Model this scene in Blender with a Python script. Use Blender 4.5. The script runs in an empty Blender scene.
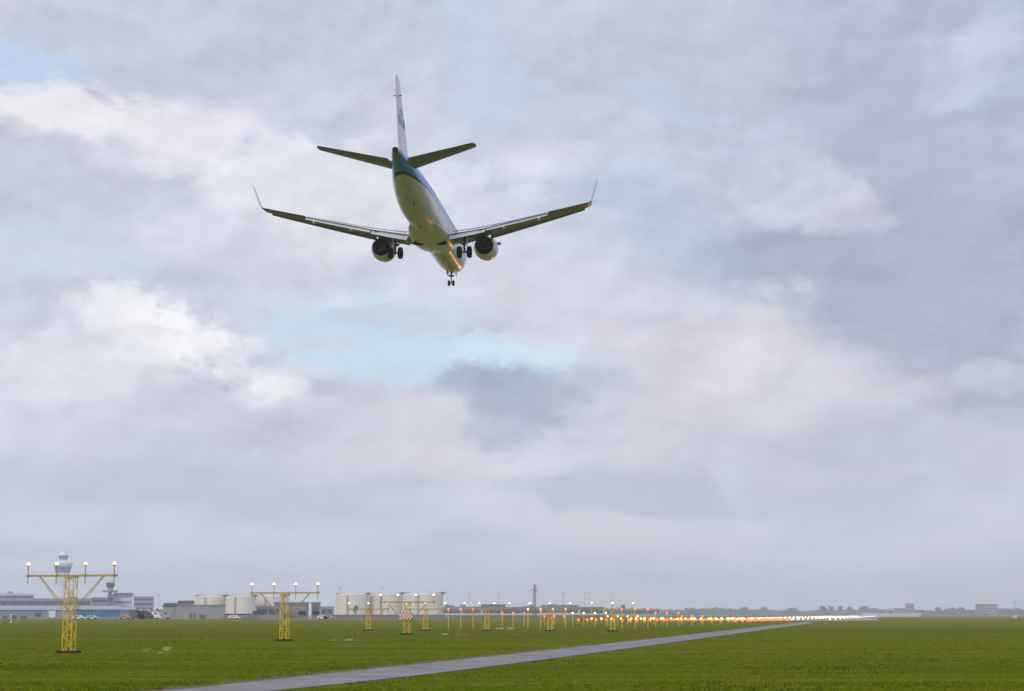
import bpy, bmesh, math, random
import numpy as np
from mathutils import Vector
R = math.radians
random.seed(7); rng = np.random.default_rng(11)
sc = bpy.context.scene
COL = sc.collection

# ------------------------------------------------------------------ camera
FPX, CX, CY, HOR, EYE = 1690.0, 512.0, 345.5, 614.5, 1.65
PITCH = math.atan((HOR - CY) / FPX)
cd = bpy.data.cameras.new("camera"); cam = bpy.data.objects.new("camera", cd); COL.objects.link(cam)
cd.sensor_width = 36.0; cd.lens = FPX / 1024 * 36.0; cd.clip_start = 0.5; cd.clip_end = 40000
cam.location = (0, 0, EYE); cam.rotation_euler = (math.pi / 2 + PITCH, 0, 0)
sc.camera = cam
sc.render.resolution_x = 1024; sc.render.resolution_y = 691
vs = sc.view_settings
vs.view_transform = 'Standard'; vs.look = 'None'; vs.gamma = 1; vs.use_curve_mapping = False; vs.exposure = 0.14
sc.cycles.use_denoising = True
sc.cycles.sample_clamp_indirect = 4.0
sc.cycles.max_bounces = 6
sc.cycles.volume_bounces = 1

def ray(px, py):
    a = (px - CX) / FPX; b = (CY - py) / FPX
    c, s = math.cos(PITCH), math.sin(PITCH)
    return a, c - b * s, s + b * c            # world x, y, z
def lin(c):
    c = c / 255.0
    return c / 12.92 if c < 0.04045 else ((c + 0.055) / 1.055) ** 2.4
def srgb(r, g, b): return (lin(r), lin(g), lin(b))

# ------------------------------------------------------------------ sky
SUN_EL, SUN_AZ = 24.0, 205.0        # azimuth clockwise from +Y: low, behind the camera to the left
world = bpy.data.worlds.new("World"); sc.world = world; world.use_nodes = True
nt = world.node_tree; N = nt.nodes; L = nt.links; N.clear()
def nd(t, **k):
    n = N.new(t)
    for a, b in k.items(): setattr(n, a, b)
    return n
def val(sock, x):
    if isinstance(x, (int, float)): sock.default_value = x
    elif isinstance(x, tuple): sock.default_value = x
    else: L.new(x, sock)
def mth(op, a, b=0.0, c=None, clamp=False):
    n = nd('ShaderNodeMath', operation=op); n.use_clamp = clamp
    val(n.inputs[0], a); val(n.inputs[1], b)
    if c is not None: val(n.inputs[2], c)
    return n.outputs[0]
def mr(x, a, b, c=0.0, d=1.0, smooth=True):
    n = nd('ShaderNodeMapRange'); n.interpolation_type = 'SMOOTHSTEP' if smooth else 'LINEAR'
    val(n.inputs[0], x)
    for i, v in enumerate((a, b, c, d)): n.inputs[i + 1].default_value = v
    return n.outputs[0]
def mixc(f, a, b):
    n = nd('ShaderNodeMix', data_type='RGBA'); n.clamp_factor = True
    val(n.inputs[0], f)
    for s, v in ((n.inputs[6], a), (n.inputs[7], b)):
        val(s, tuple(v) + (1.0,) if isinstance(v, tuple) and len(v) == 3 else v)
    return n.outputs[2]
tc = nd('ShaderNodeTexCoord')
sep = nd('ShaderNodeSeparateXYZ'); L.new(tc.outputs['Generated'], sep.inputs[0])
az = mth('ARCTAN2', sep.outputs[0], sep.outputs[1])
el = mth('ARCSINE', sep.outputs[2])
ael = nd('ShaderNodeCombineXYZ'); L.new(az, ael.inputs[0]); L.new(el, ael.inputs[1])
# cloud sheet coordinates (a flat deck overhead, so clouds shrink towards the horizon)
den = mth('ADD', mth('MAXIMUM', sep.outputs[2], 0.0), 0.16)
deck = nd('ShaderNodeCombineXYZ')
L.new(mth('DIVIDE', sep.outputs[0], den), deck.inputs[0]); L.new(mth('DIVIDE', sep.outputs[1], den), deck.inputs[1])
def noise(vec, scale, detail=6, rough=0.55, off=0.0, dist=0.0):
    n = nd('ShaderNodeTexNoise'); n.inputs['Scale'].default_value = scale
    n.inputs['Detail'].default_value = detail; n.inputs['Roughness'].default_value = rough
    n.inputs['Distortion'].default_value = dist
    if off:
        m = nd('ShaderNodeMapping'); m.inputs['Location'].default_value = (off, off * 1.7, off * 0.3)
        L.new(vec, m.inputs[0]); vec = m.outputs[0]
    L.new(vec, n.inputs['Vector']); return n
# stretch the direction so that clouds are wider than tall
st = nd('ShaderNodeMapping'); st.inputs['Scale'].default_value = (1.0, 1.75, 1.0); L.new(ael.outputs[0], st.inputs[0])
wn = noise(st.outputs[0], 7.0, 4, 0.5, 3.1)
wv = nd('ShaderNodeVectorMath', operation='SUBTRACT'); L.new(wn.outputs['Color'], wv.inputs[0]); wv.inputs[1].default_value = (0.5, 0.5, 0.5)
ws = nd('ShaderNodeVectorMath', operation='SCALE'); L.new(wv.outputs[0], ws.inputs[0]); ws.inputs['Scale'].default_value = 0.13
wa = nd('ShaderNodeVectorMath', operation='MULTIPLY'); L.new(ws.outputs[0], wa.inputs[0]); wa.inputs[1].default_value = (1, 0.75, 0)
warp = nd('ShaderNodeVectorMath', operation='ADD'); L.new(ael.outputs[0], warp.inputs[0]); L.new(wa.outputs[0], warp.inputs[1])
n_big = noise(deck.outputs[0], 1.7, 8, 0.55, 0.0, 0.3).outputs['Fac']
n_mid = noise(st.outputs[0], 12.0, 7, 0.6, 5.3, 0.35).outputs['Fac']
n_fine = noise(st.outputs[0], 38.0, 7, 0.66, 9.3, 0.15).outputs['Fac']
n_mix = mth('ADD', mth('MULTIPLY', n_mid, 0.60), mth('MULTIPLY', n_fine, 0.40))
hor_c = srgb(216, 222, 230); mid_c = srgb(212, 216, 227); top_c = srgb(194, 199, 217)
col = mixc(mr(el, 0.0, 0.075), hor_c, mid_c)
col = mixc(mr(el, 0.12, 0.33), col, top_c)
col = mixc(mth('MULTIPLY', mr(n_big, 0.42, 0.75), 0.40), col, srgb(214, 214, 224))
col = mixc(mth('MULTIPLY', mr(n_big, 0.60, 0.28), 0.45), col, srgb(172, 181, 206))
fade = mr(el, 0.02, 0.09)
col = mixc(mth('MULTIPLY', mth('MULTIPLY', mr(n_mix, 0.47, 0.66), 0.30), fade), col, srgb(222, 221, 229))
col = mixc(mth('MULTIPLY', mth('MULTIPLY', mr(n_mix, 0.52, 0.34), 0.35), fade), col, srgb(170, 180, 205))
# larger cloud banks and openings of this sky: (x, y, half width, half height, tilt, colour, strength)
GAP, DARK, LITE = 'gap', 'dark', 'lite'
banks = [
 (930, 130, 260, 230, 0, (167,175,200), .75, DARK), (930, 300, 230, 120, 8, (165,171,196), .85, DARK),
 (640, 40, 220, 90, 0, (187,191,210), .6, DARK), (650, 235, 150, 65, 10, (177,191,217), .7, DARK),
 (830, 260, 80, 50, 0, (163,172,199), .6, DARK), (60, 190, 110, 70, 0, (189,193,212), .6, DARK),
 (240, 30, 190, 60, 0, (190,197,218), .5, DARK), (250, 250, 130, 60, 0, (196,200,218), .5, DARK),
 (60, 345, 110, 50, 20, (188,191,209), .6, DARK), (230, 390, 150, 55, 12, (180,184,205), .75, DARK),
 (345, 400, 110, 40, 8, (193,196,214), .6, DARK), (200, 490, 260, 55, 0, (180,188,207), .65, DARK),
 (620, 488, 170, 26, 0, (172,183,202), .6, DARK), (900, 440, 260, 60, 0, (184,186,204), .55, DARK),
 (1000, 385, 90, 45, 0, (172,175,198), .6, DARK),
 (35, 72, 80, 48, 0, (186,208,238), .75, GAP), (500, 60, 75, 95, 0, (190,207,231), .6, GAP),
 (668, 107, 58, 24, 12, (184,203,229), .42, GAP), (45, 275, 130, 30, 5, (200,214,235), .5, GAP),
 (415, 345, 205, 56, 6, (198,221,241), 1.0, GAP), (500, 352, 84, 44, 6, (204,230,246), .95, GAP), (330, 318, 110, 22, 0, (194,214,236), .6, GAP),
 (1000, 60, 60, 60, 0, (176,190,220), .35, GAP),
 (110, 112, 150, 44, 6, (234,232,234), .95, LITE), (190, 140, 75, 62, 0, (220,219,228), .7, LITE),
 (340, 195, 150, 60, 0, (226,226,233), .8, LITE), (500, 215, 120, 75, 0, (218,221,232), .6, LITE), (245, 250, 90, 40, 0, (215,216,227), .5, LITE),
 (168, 347, 135, 40, 9, (250,250,250), 1.0, LITE), (125, 338, 85, 26, 0, (246,246,248), 1.0, LITE), (235, 368, 70, 30, 20, (226,226,234), .45, LITE),
 (90, 400, 160, 36, 0, (210,210,221), .5, LITE), (370, 435, 150, 42, 0, (214,212,221), .65, LITE), (440, 465, 80, 26, 0, (216,213,218), .6, LITE),
 (735, 372, 200, 62, 4, (211,209,217), .75, LITE), (700, 350, 90, 40, 0, (217,215,221), .65, LITE), (600, 300, 140, 50, 0, (211,209,221), .7, LITE), (590, 250, 80, 40, 0, (210,211,224), .5, LITE), (640, 425, 200, 45, 0, (205,203,213), .5, LITE),
 (70, 352, 130, 52, 0, (222,222,230), .75, LITE),
 (815, 178, 75, 52, 25, (206,212,228), .7, LITE), (858, 208, 40, 50, 0, (206,207,221), .6, LITE), (965, 65, 60, 42, -20, (196,204,225), .7, LITE), (1005, 362, 60, 24, 0, (206,210,225), .6, LITE),
 (60, 480, 140, 60, 0, (196,201,216), .5, LITE),
 (498, 408, 92, 46, 0, (160,171,197), 1.0, DARK), (475, 425, 60, 24, 0, (183,191,211), .6, DARK), (550, 410, 60, 26, 0, (186,192,211), .6, DARK),
 (320, 326, 50, 9, 4, (206,212,226), .6, LITE), (425, 322, 60, 14, -4, (198,205,222), .8, DARK), (375, 306, 80, 12, 0, (192,200,218), .7, DARK), (290, 358, 40, 12, 10, (214,217,228), .6, LITE),
]
gapsum = None
for (px, py, rx, ry, rot, c, w, kind) in banks:
    x, y, z = ray(px, py); n = math.sqrt(x * x + y * y + z * z)
    m = nd('ShaderNodeMapping', vector_type='TEXTURE')
    m.inputs['Location'].default_value = (math.atan2(x, y), math.asin(z / n), 0)
    m.inputs['Rotation'].default_value = (0, 0, R(-rot))
    m.inputs['Scale'].default_value = (1.25 * rx / FPX, 1.3 * ry / FPX, 1)
    L.new(warp.outputs[0], m.inputs[0])
    g = nd('ShaderNodeTexGradient', gradient_type='SPHERICAL'); L.new(m.outputs[0], g.inputs[0])
    ns = mth('MULTIPLY', mth('SUBTRACT', n_mix, 0.5), {LITE: 3.4, DARK: 3.0, GAP: 3.0}[kind])
    t = mth('ADD', g.outputs['Fac'], ns)
    t = mth('MULTIPLY', mr(t, 0.05, {LITE: 0.62, DARK: 0.64, GAP: 0.58}[kind]), mr(g.outputs['Fac'], 0.0, 0.45))
    t = mth('MULTIPLY', t, w)
    col = mixc(t, col, srgb(*c))
    if kind == GAP: gapsum = t if gapsum is None else mth('MAXIMUM', gapsum, t)
# relief inside the clouds: sides turned to the brighter upper left against sides turned away
def shifted(scale, off, seed, detail):
    m = nd('ShaderNodeMapping'); m.inputs['Location'].default_value = (seed - off[0], seed * 1.7 - off[1], seed * .3); L.new(warp2.outputs[0], m.inputs[0])
    n = nd('ShaderNodeTexNoise'); n.inputs['Scale'].default_value = scale; n.inputs['Detail'].default_value = detail; n.inputs['Roughness'].default_value = .56
    L.new(m.outputs[0], n.inputs['Vector']); return n.outputs['Fac']
half = nd('ShaderNodeVectorMath', operation='MULTIPLY_ADD'); L.new(wa.outputs[0], half.inputs[0]); half.inputs[1].default_value = (.22, .22, 0); L.new(ael.outputs[0], half.inputs[2])
warp2 = nd('ShaderNodeVectorMath', operation='MULTIPLY'); L.new(half.outputs[0], warp2.inputs[0]); warp2.inputs[1].default_value = (1.0, 1.5, 1.0)
r1 = mth('SUBTRACT', shifted(13.0, (0, 0), 2.2, 5), shifted(13.0, (-.012, .022), 2.2, 5))
r2 = mth('SUBTRACT', shifted(36.0, (0, 0), 7.7, 5), shifted(36.0, (-.005, .010), 7.7, 5))
rel = mth('MULTIPLY', mth('ADD', mth('MULTIPLY', r1, .44), mth('MULTIPLY', r2, 0.28)), mr(el, 0.03, 0.12))
rel = mth('MULTIPLY', rel, mth('SUBTRACT', 1.0, mth('MULTIPLY', gapsum, 0.75)))
shade = nd('ShaderNodeVectorMath', operation='SCALE'); L.new(col, shade.inputs[0]); L.new(mth('ADD', 1.0, rel), shade.inputs['Scale'])
col = shade.outputs[0]
# the deck gets brighter overhead
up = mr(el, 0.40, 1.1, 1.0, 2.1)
sky = nd('ShaderNodeTexSky', sky_type='NISHITA'); sky.sun_disc = False
sky.sun_elevation = R(SUN_EL); sky.sun_rotation = R(SUN_AZ); sky.air_density = 1.0; sky.dust_density = 1.5
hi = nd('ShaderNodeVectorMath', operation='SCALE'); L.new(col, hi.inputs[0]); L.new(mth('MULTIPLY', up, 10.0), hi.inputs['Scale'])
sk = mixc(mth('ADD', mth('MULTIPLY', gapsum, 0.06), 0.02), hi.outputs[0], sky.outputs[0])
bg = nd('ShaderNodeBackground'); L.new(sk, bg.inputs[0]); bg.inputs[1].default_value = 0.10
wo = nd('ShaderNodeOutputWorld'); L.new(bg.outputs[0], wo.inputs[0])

sl = bpy.data.lights.new("sun", 'SUN'); sl.energy = 1.1; sl.angle = R(14); sl.color = (1.0, 0.9, 0.76)
so = bpy.data.objects.new("sun", sl); COL.objects.link(so)
sd = Vector((math.sin(R(SUN_AZ)) * math.cos(R(SUN_EL)), math.cos(R(SUN_AZ)) * math.cos(R(SUN_EL)), math.sin(R(SUN_EL))))
so.rotation_euler = sd.to_track_quat('Z', 'Y').to_euler(); so.location = (0, -20, 60)

# ------------------------------------------------------------------ materials
def mat(name, col, rough=0.7, metal=0.0, var=0.12, scale=3.0, bump=0.0, spec=0.5, coord='Object'):
    m = bpy.data.materials.new(name); m.use_nodes = True
    t = m.node_tree; p = t.nodes['Principled BSDF']
    p.inputs['Roughness'].default_value = rough; p.inputs['Metallic'].default_value = metal
    p.inputs['Specular IOR Level'].default_value = spec
    c = t.nodes.new('ShaderNodeTexCoord'); n = t.nodes.new('ShaderNodeTexNoise')
    n.inputs['Scale'].default_value = scale; n.inputs['Detail'].default_value = 5
    t.links.new(c.outputs[coord], n.inputs['Vector'])
    r = t.nodes.new('ShaderNodeValToRGB')
    lo = tuple(max(0, v * (1 - var)) for v in col); hi = tuple(min(1, v * (1 + var)) for v in col)
    r.color_ramp.elements[0].color = lo + (1,); r.color_ramp.elements[1].color = hi + (1,)
    r.color_ramp.elements[0].position = 0.3; r.color_ramp.elements[1].position = 0.7
    t.links.new(n.outputs['Fac'], r.inputs['Fac']); t.links.new(r.outputs['Color'], p.inputs['Base Color'])
    if bump:
        b = t.nodes.new('ShaderNodeBump'); b.inputs['Strength'].default_value = bump
        t.links.new(n.outputs['Fac'], b.inputs['Height']); t.links.new(b.outputs['Normal'], p.inputs['Normal'])
    return m
def lamp_mat(name, col, strength):
    m = bpy.data.materials.new(name); m.use_nodes = True; t = m.node_tree; t.nodes.clear()
    e = t.nodes.new('ShaderNodeEmission'); e.inputs[0].default_value = col + (1,); e.inputs[1].default_value = strength
    o = t.nodes.new('ShaderNodeOutputMaterial'); t.links.new(e.outputs[0], o.inputs[0]); return m
M = {}
M['yellow'] = mat('yellow_paint', (0.70, 0.47, 0.02), 0.55, var=0.3, scale=2.5)
M['yellow_dull'] = mat('weathered_yellow_paint', (0.40, 0.30, 0.06), 0.6, var=0.25, scale=3)
M['lamp_w'] = lamp_mat('warm_white_lamp', (1.0, 0.62, 0.24), 3.6)
M['lamp_far'] = lamp_mat('warm_white_row_lamp', (1.0, 0.36, 0.075), 9.0)
M['lamp_rw'] = lamp_mat('white_runway_lamp', (1.0, 0.64, 0.34), 5.0)
M['lamp_r'] = lamp_mat('red_lamp', (1.0, 0.065, 0.02), 6.0)
M['dark_metal'] = mat('dark_grey_metal', (0.06, 0.06, 0.065), 0.5, 0.3)
M['soil'] = mat('dark_wet_soil', (0.022, 0.018, 0.012), 0.95, var=0.4, scale=4)
M['concrete'] = mat('weathered_concrete', (0.13, 0.14, 0.09), 0.9, var=0.2, scale=0.6)
M['white'] = mat('white_paint', (0.72, 0.72, 0.73), 0.6, var=0.06)
M['rubber'] = mat('tyre_rubber', (0.008, 0.008, 0.010), 0.9, spec=.15)

# ------------------------------------------------------------------ mesh builder
class MB:
    def __init__(s): s.v = []; s.f = []; s.mi = []
    def quad(s, *pts, mi=0):
        b = len(s.v); s.v += [tuple(p) for p in pts]; s.f.append(tuple(range(b, b + len(pts)))); s.mi.append(mi); return s
    def box(s, x0, x1, y0, y1, z0, z1, mi=0):
        b = len(s.v)
        s.v += [(x, y, z) for z in (z0, z1) for y in (y0, y1) for x in (x0, x1)]
        for f in ((0,2,3,1),(4,5,7,6),(0,1,5,4),(2,6,7,3),(0,4,6,2),(1,3,7,5)): s.f.append(tuple(b + i for i in f)); s.mi.append(mi)
        return s
    def rings(s, rings, cap0=True, cap1=True, mi=0, closed=True):
        b = len(s.v); n = len(rings[0])
        for r in rings: s.v += [tuple(p) for p in r]
        for i in range(len(rings) - 1):
            for k in range(n if closed else n - 1):
                k2 = (k + 1) % n
                s.f.append((b + i*n + k, b + i*n + k2, b + (i+1)*n + k2, b + (i+1)*n + k)); s.mi.append(mi)
        if cap0: s.f.append(tuple(b + k for k in range(n - 1, -1, -1))); s.mi.append(mi)
        if cap1: s.f.append(tuple(b + (len(rings)-1)*n + k for k in range(n))); s.mi.append(mi)
        return s
    def tube(s, p0, p1, r0, r1=None, n=8, mi=0):
        r1 = r0 if r1 is None else r1
        p0 = Vector(p0); p1 = Vector(p1); d = (p1 - p0).normalized()
        a = d.orthogonal().normalized(); c = d.cross(a)
        rs = [[p + a*(r*math.cos(2*math.pi*k/n)) + c*(r*math.sin(2*math.pi*k/n)) for k in range(n)] for p, r in ((p0, r0), (p1, r1))]
        return s.rings(rs, mi=mi)
    def lathe(s, c, axis, prof, n=24, cap0=True, cap1=True, mi=0):
        """prof: (distance along axis, radius)"""
        c = Vector(c); d = Vector(axis).normalized(); a = d.orthogonal().normalized(); e = d.cross(a)
        rs = [[c + d*t + a*(r*math.cos(2*math.pi*k/n)) + e*(r*math.sin(2*math.pi*k/n)) for k in range(n)] for t, r in prof]
        return s.rings(rs, cap0, cap1, mi)
    def ball(s, c, r, n=10, m=6, mi=0, sz=1.0):
        prof = [(-r*sz*math.cos(math.pi*i/m), max(1e-4, r*math.sin(math.pi*i/m))) for i in range(m + 1)]
        return s.lathe(c, (0, 0, 1), prof, n, mi=mi)
    def prism(s, poly, axis, a0, a1, mi=0):
        """poly of 2D points (u, v); axis 'x': points (a, u, v); 'y': (u, a, v); 'z': (u, v, a)"""
        f = {'x': lambda u, v, a: (a, u, v), 'y': lambda u, v, a: (u, a, v), 'z': lambda u, v, a: (u, v, a)}[axis]
        return s.rings([[f(u, v, a) for u, v in poly] for a in (a0, a1)], mi=mi)
    def build(s, name, mats, parent=None, smooth=False, loc=None, angle=None):
        me = bpy.data.meshes.new(name); me.from_pydata([tuple(map(float, p)) for p in s.v], [], s.f)
        for m in (mats if isinstance(mats, (list, tuple)) else [mats]): me.materials.append(m)
        if any(s.mi): me.polygons.foreach_set('material_index', s.mi)
        bm = bmesh.new(); bm.from_mesh(me); bmesh.ops.remove_doubles(bm, verts=bm.verts, dist=1e-5)
        bmesh.ops.recalc_face_normals(bm, faces=bm.faces); bm.to_mesh(me); bm.free()
        if smooth:
            me.shade_smooth()
            me.set_sharp_from_angle(angle=R(angle or 35))
        o = bpy.data.objects.new(name, me); COL.objects.link(o)
        if parent: o.parent = parent
        if loc: o.location = loc
        return o
def tag(o, label=None, cat=None, group=None, kind=None):
    for k, v in (('label', label), ('category', cat), ('group', group), ('kind', kind)):
        if v: o[k] = v
    return o
def empty(name, loc=(0, 0, 0), rz=0.0, label=None, cat=None, group=None):
    o = bpy.data.objects.new(name, None); COL.objects.link(o); o.location = loc; o.rotation_euler = (0, 0, rz)
    o.empty_display_size = 0.3
    return tag(o, label, cat, group)
def copy_tree(o, parent=None):
    c = o.copy(); COL.objects.link(c)
    if parent: c.parent = parent
    for ch in list(o.children): copy_tree(ch, c)
    return c

# ------------------------------------------------------------------ ground profile
GY = [-1000, 60, 87, 118, 148, 177, 240, 9000]; GZ = [-.4, -.4, -.29, -.15, -.07, -.04, 0, 0]
def gz(y): return float(np.interp(y, GY, GZ))
def ground_pt(px, py, dz=0.0):
    x, y, z = ray(px, py); t = -EYE / z
    for _ in range(25): t = (gz(y * t) + dz - EYE) / z
    return Vector((x * t, y * t, gz(y * t)))
def bear(px, py, Y):
    r_ = ray(px, py); return r_[0] / r_[1] * Y
def at(px, Y): return ray(px, HOR)[0] / ray(px, HOR)[1] * Y         # world x of a bearing at a depth
def ht(py, Y):                                                       # world z of an elevation at a depth
    r = ray(CX, py); return EYE + r[2] / r[1] * Y

exec_ground = True
ys = np.unique(np.concatenate([np.arange(-1000, 20, 120), np.arange(20, 260, 6), np.geomspace(260, 5600, 26)]))
xs = np.unique(np.concatenate([-np.geomspace(60, 5000, 16), np.arange(-60, 61, 6), np.geomspace(60, 5000, 16)]))
g = MB()
nx = len(xs)
for y in ys:
    for x in xs:
        b = 0.0
        if 20 < y < 260 and abs(x) < 130: b = 0.025 * math.sin(x * .31 + y * .11) * math.sin(y * .23 - x * .07)
        g.v.append((x, y, gz(y) + b))
for j in range(len(ys) - 1):
    for i in range(nx - 1): g.f.append((j*nx + i, j*nx + i + 1, (j+1)*nx + i + 1, (j+1)*nx + i)); g.mi.append(0)
def grass_mat(name, blades=False):
    m = bpy.data.materials.new(name); m.use_nodes = True; t = m.node_tree; p = t.nodes['Principled BSDF']
    p.inputs['Roughness'].default_value = 0.9; p.inputs['Specular IOR Level'].default_value = 0.0
    c = t.nodes.new('ShaderNodeTexCoord')
    def nz(scale, detail=5, rough=.6, sx=1.0, sy=1.0):
        mp = t.nodes.new('ShaderNodeMapping'); mp.inputs['Scale'].default_value = (sx, sy, 1)
        t.links.new(c.outputs['Object'], mp.inputs[0])
        n = t.nodes.new('ShaderNodeTexNoise'); n.inputs['Scale'].default_value = scale; n.inputs['Detail'].default_value = detail
        n.inputs['Roughness'].default_value = rough; t.links.new(mp.outputs[0], n.inputs['Vector']); return n.outputs['Fac']
    def rng_(x, a, b, lo=0.0, hi=1.0):
        n = t.nodes.new('ShaderNodeMapRange'); n.interpolation_type = 'SMOOTHSTEP'
        t.links.new(x, n.inputs[0])
        for i, v in enumerate((a, b, lo, hi)): n.inputs[i+1].default_value = v
        return n.outputs[0]
    def mx(f, a, b):
        n = t.nodes.new('ShaderNodeMix'); n.data_type = 'RGBA'
        t.links.new(f, n.inputs[0])
        for s, v in ((n.inputs[6], a), (n.inputs[7], b)):
            if isinstance(v, tuple): s.default_value = v + (1,)
            else: t.links.new(v, s)
        return n.outputs[2]
    k = mx(rng_(nz(0.09, 4), .36, .64), (0.080, 0.128, 0.002), (0.128, 0.146, 0.003))
    k = mx(rng_(nz(0.022, 4, .6, 1.0, 0.35), .42, .64, 0, .85), k, (0.150, 0.134, 0.012))
    k = mx(rng_(nz(0.5, 5, .65), .50, .74, 0, .55), k, (0.140, 0.122, 0.018))
    k = mx(rng_(nz(1.6, 6, .7), .54, .34, 0, .9), k, (0.052, 0.082, 0.002))
    k = mx(rng_(nz(0.9, 6, .75, .5, 1.2), .50, .62, 0, .8), k, (0.180, 0.150, 0.03))
    k = mx(rng_(nz(4.5, 4, .7), .55, .38, 0, .8), k, (0.050, 0.072, 0.002))
    k = mx(rng_(nz(0.16, 5, .7, .35, 1.0), .60, .72, 0, .45), k, (0.150, 0.112, 0.034))
    k = mx(rng_(nz(1.0, 3, .5, .010, .17), .44, .62, 0, .55), k, (0.142, 0.150, 0.008))
    k = mx(rng_(nz(1.0, 3, .5, .016, .33), .54, .66, 0, .45), k, (0.060, 0.092, 0.002))
    # far fields are drier and more olive
    sp = t.nodes.new('ShaderNodeSeparateXYZ'); t.links.new(c.outputs['Object'], sp.inputs[0])
    k = mx(rng_(sp.outputs[1], 90, 420, 0, .75), k, (0.150, 0.142, 0.022))
    if blades:
        gi = t.nodes.new('ShaderNodeNewGeometry')
        r = t.nodes.new('ShaderNodeMapRange'); t.links.new(gi.outputs['Random Per Island'], r.inputs[0])
        r.inputs[3].default_value = 0.6; r.inputs[4].default_value = 1.9
        mm = t.nodes.new('ShaderNodeVectorMath'); mm.operation = 'SCALE'
        t.links.new(k, mm.inputs[0]); t.links.new(r.outputs[0], mm.inputs['Scale']); k = mm.outputs[0]
    t.links.new(k, p.inputs['Base Color'])
    b = t.nodes.new('ShaderNodeBump'); b.inputs['Strength'].default_value = 0.5; b.inputs['Distance'].default_value = 0.12
    if not blades:
        t.links.new(nz(3.0, 6, .7), b.inputs['Height']); t.links.new(b.outputs['Normal'], p.inputs['Normal'])
    return m
tag(g.build('ground', grass_mat('grass_field')), kind='structure')

# service road: both edges read off the ground
def edge(pts): 
    P = np.array(pts, float); return np.polyfit(P[:, 0], P[:, 1], 3)
eL = edge([(168.8,690.4),(310,675.8),(403.8,665.5),(470,658.5),(548,649.4),(620,642.6),(698,634.1),(780,624.8),(806,621.2)])
eR = edge([(275,690),(310,687),(372.5,679.3),(470,669.7),(548,658.3),(620,649),(698,638.3),(780,628.7),(815,622.0)])
road_px = np.linspace(60, 806, 90)
rl = [ground_pt(x, np.polyval(eL, x), .035) for x in road_px]
rr = [ground_pt(x2, np.polyval(eR, x2), .035) for x2 in np.linspace(60, 815, 90)]
asph = mat('asphalt', (0.172, 0.162, 0.154), 0.85, var=0.28, scale=0.45, bump=0.1)
rd = MB()
for i in range(89):
    up = Vector((0, 0, 0.035))
    a, b, c, d = rl[i] + up, rr[i] + up, rr[i+1] + up, rl[i+1] + up
    rd.quad(a, b, c, d)
    for p, q in ((a, d), (c, b)):
        rd.quad(p, q, q - Vector((0, 0, .12)), p - Vector((0, 0, .12)))
tag(rd.build('service_road', asph), kind='structure')
# dry verge along its far side
vg = MB()
for i in range(89):
    def out(j, w):
        j0, j1 = max(0, j-1), min(89, j+1)
        d = (rl[j1] - rl[j0]).normalized(); return Vector((-d.y, d.x, 0)) * w
    w0, w1 = [0.75 + 0.35*math.sin(j*1.7) * math.sin(j*.61) + 0.2*math.sin(j*2.9) for j in (i, i+1)]
    u = Vector((0, 0, .028))
    vg.quad(rl[i] + u, rl[i] + out(i, w0) + u, rl[i+1] + out(i+1, w1) + u, rl[i+1] + u)
tag(vg.build('verge', mat('dry_verge', (0.080, 0.054, 0.016), 0.95, var=0.5, scale=2.5)), kind='structure')

# approach axis
YAW = math.atan((893 - CX) / FPX)
AX = Vector((math.sin(YAW), math.cos(YAW), 0)); RT = Vector((math.cos(YAW), -math.sin(YAW), 0))
A0 = Vector((bear(72, 564.5, 87.43), 87.43, 0))
def onaxis(Y, lat=0.0):
    t = (Y - A0.y) / AX.y; return A0 + AX * t + RT * lat
THR = 478.0
rw = MB(); p0 = onaxis(THR); 
def strip(m, s0, s1, w0, w1, z):
    a = p0 + AX*s0; b = p0 + AX*s1; u = Vector((0, 0, z))
    return m.quad(a + RT*w0 + u, a + RT*w1 + u, b + RT*w1 + u, b + RT*w0 + u)
strip(rw, 0, 3300, -22.5, 22.5, .016)
runway_m = mat('runway_concrete', (0.27, 0.265, 0.27), 0.75, var=0.12, scale=0.05)
tag(rw.build('runway', runway_m), kind='structure')
sh = MB(); strip(sh, 0.0, 3300, -32, -22.6, .012); strip(sh, 0.0, 3300, 22.6, 32, .012)
tag(sh.build('runway_shoulder', mat('shoulder_asphalt', (0.20, 0.20, 0.205), 0.85, scale=.05)), kind='structure')
mk = MB()
for s in (-1, 1):
    for k in range(6): strip(mk, 8, 38, s*(3 + k*3.2), s*(3 + k*3.2 + 1.8), .022)
    strip(mk, 0, 3300, s*21, s*21.9, .022)
for k in range(40): strip(mk, 70 + k*60, 100 + k*60, -.45, .45, .022)
tag(mk.build('runway_markings', M['white']), kind='structure')
ap = MB(); q = [ground_pt(*p) for p in ((806, 621.0), (880, 620.6), (876.5, 618.2), (776, 618.2))]
ap.quad(*[p + Vector((0, 0, .03)) for p in q])
tag(ap.build('taxiway', mat('taxiway_asphalt', (0.22, 0.22, 0.23), 0.85, scale=.05)), kind='structure')
tw = MB(); tw.quad((-420, 604, .012), (-30, 604, .012), (-30, 622, .012), (-420, 622, .012)); tw.quad((-700, 1050, .012), (900, 1050, .012), (900, 1130, .012), (-700, 1130, .012))
tag(tw.build('perimeter_road', mat('pale_asphalt', (0.30, 0.29, 0.28), 0.85, scale=.03)), kind='structure')
fp = MB(); fp.quad((-1600, 640, .02), (-26, 640, .02), (-26, 2800, .02), (-1600, 2800, .02))
tag(fp.build('apron', mat('apron_concrete', (0.22, 0.22, 0.22), 0.85, scale=.02)), kind='structure')

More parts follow.
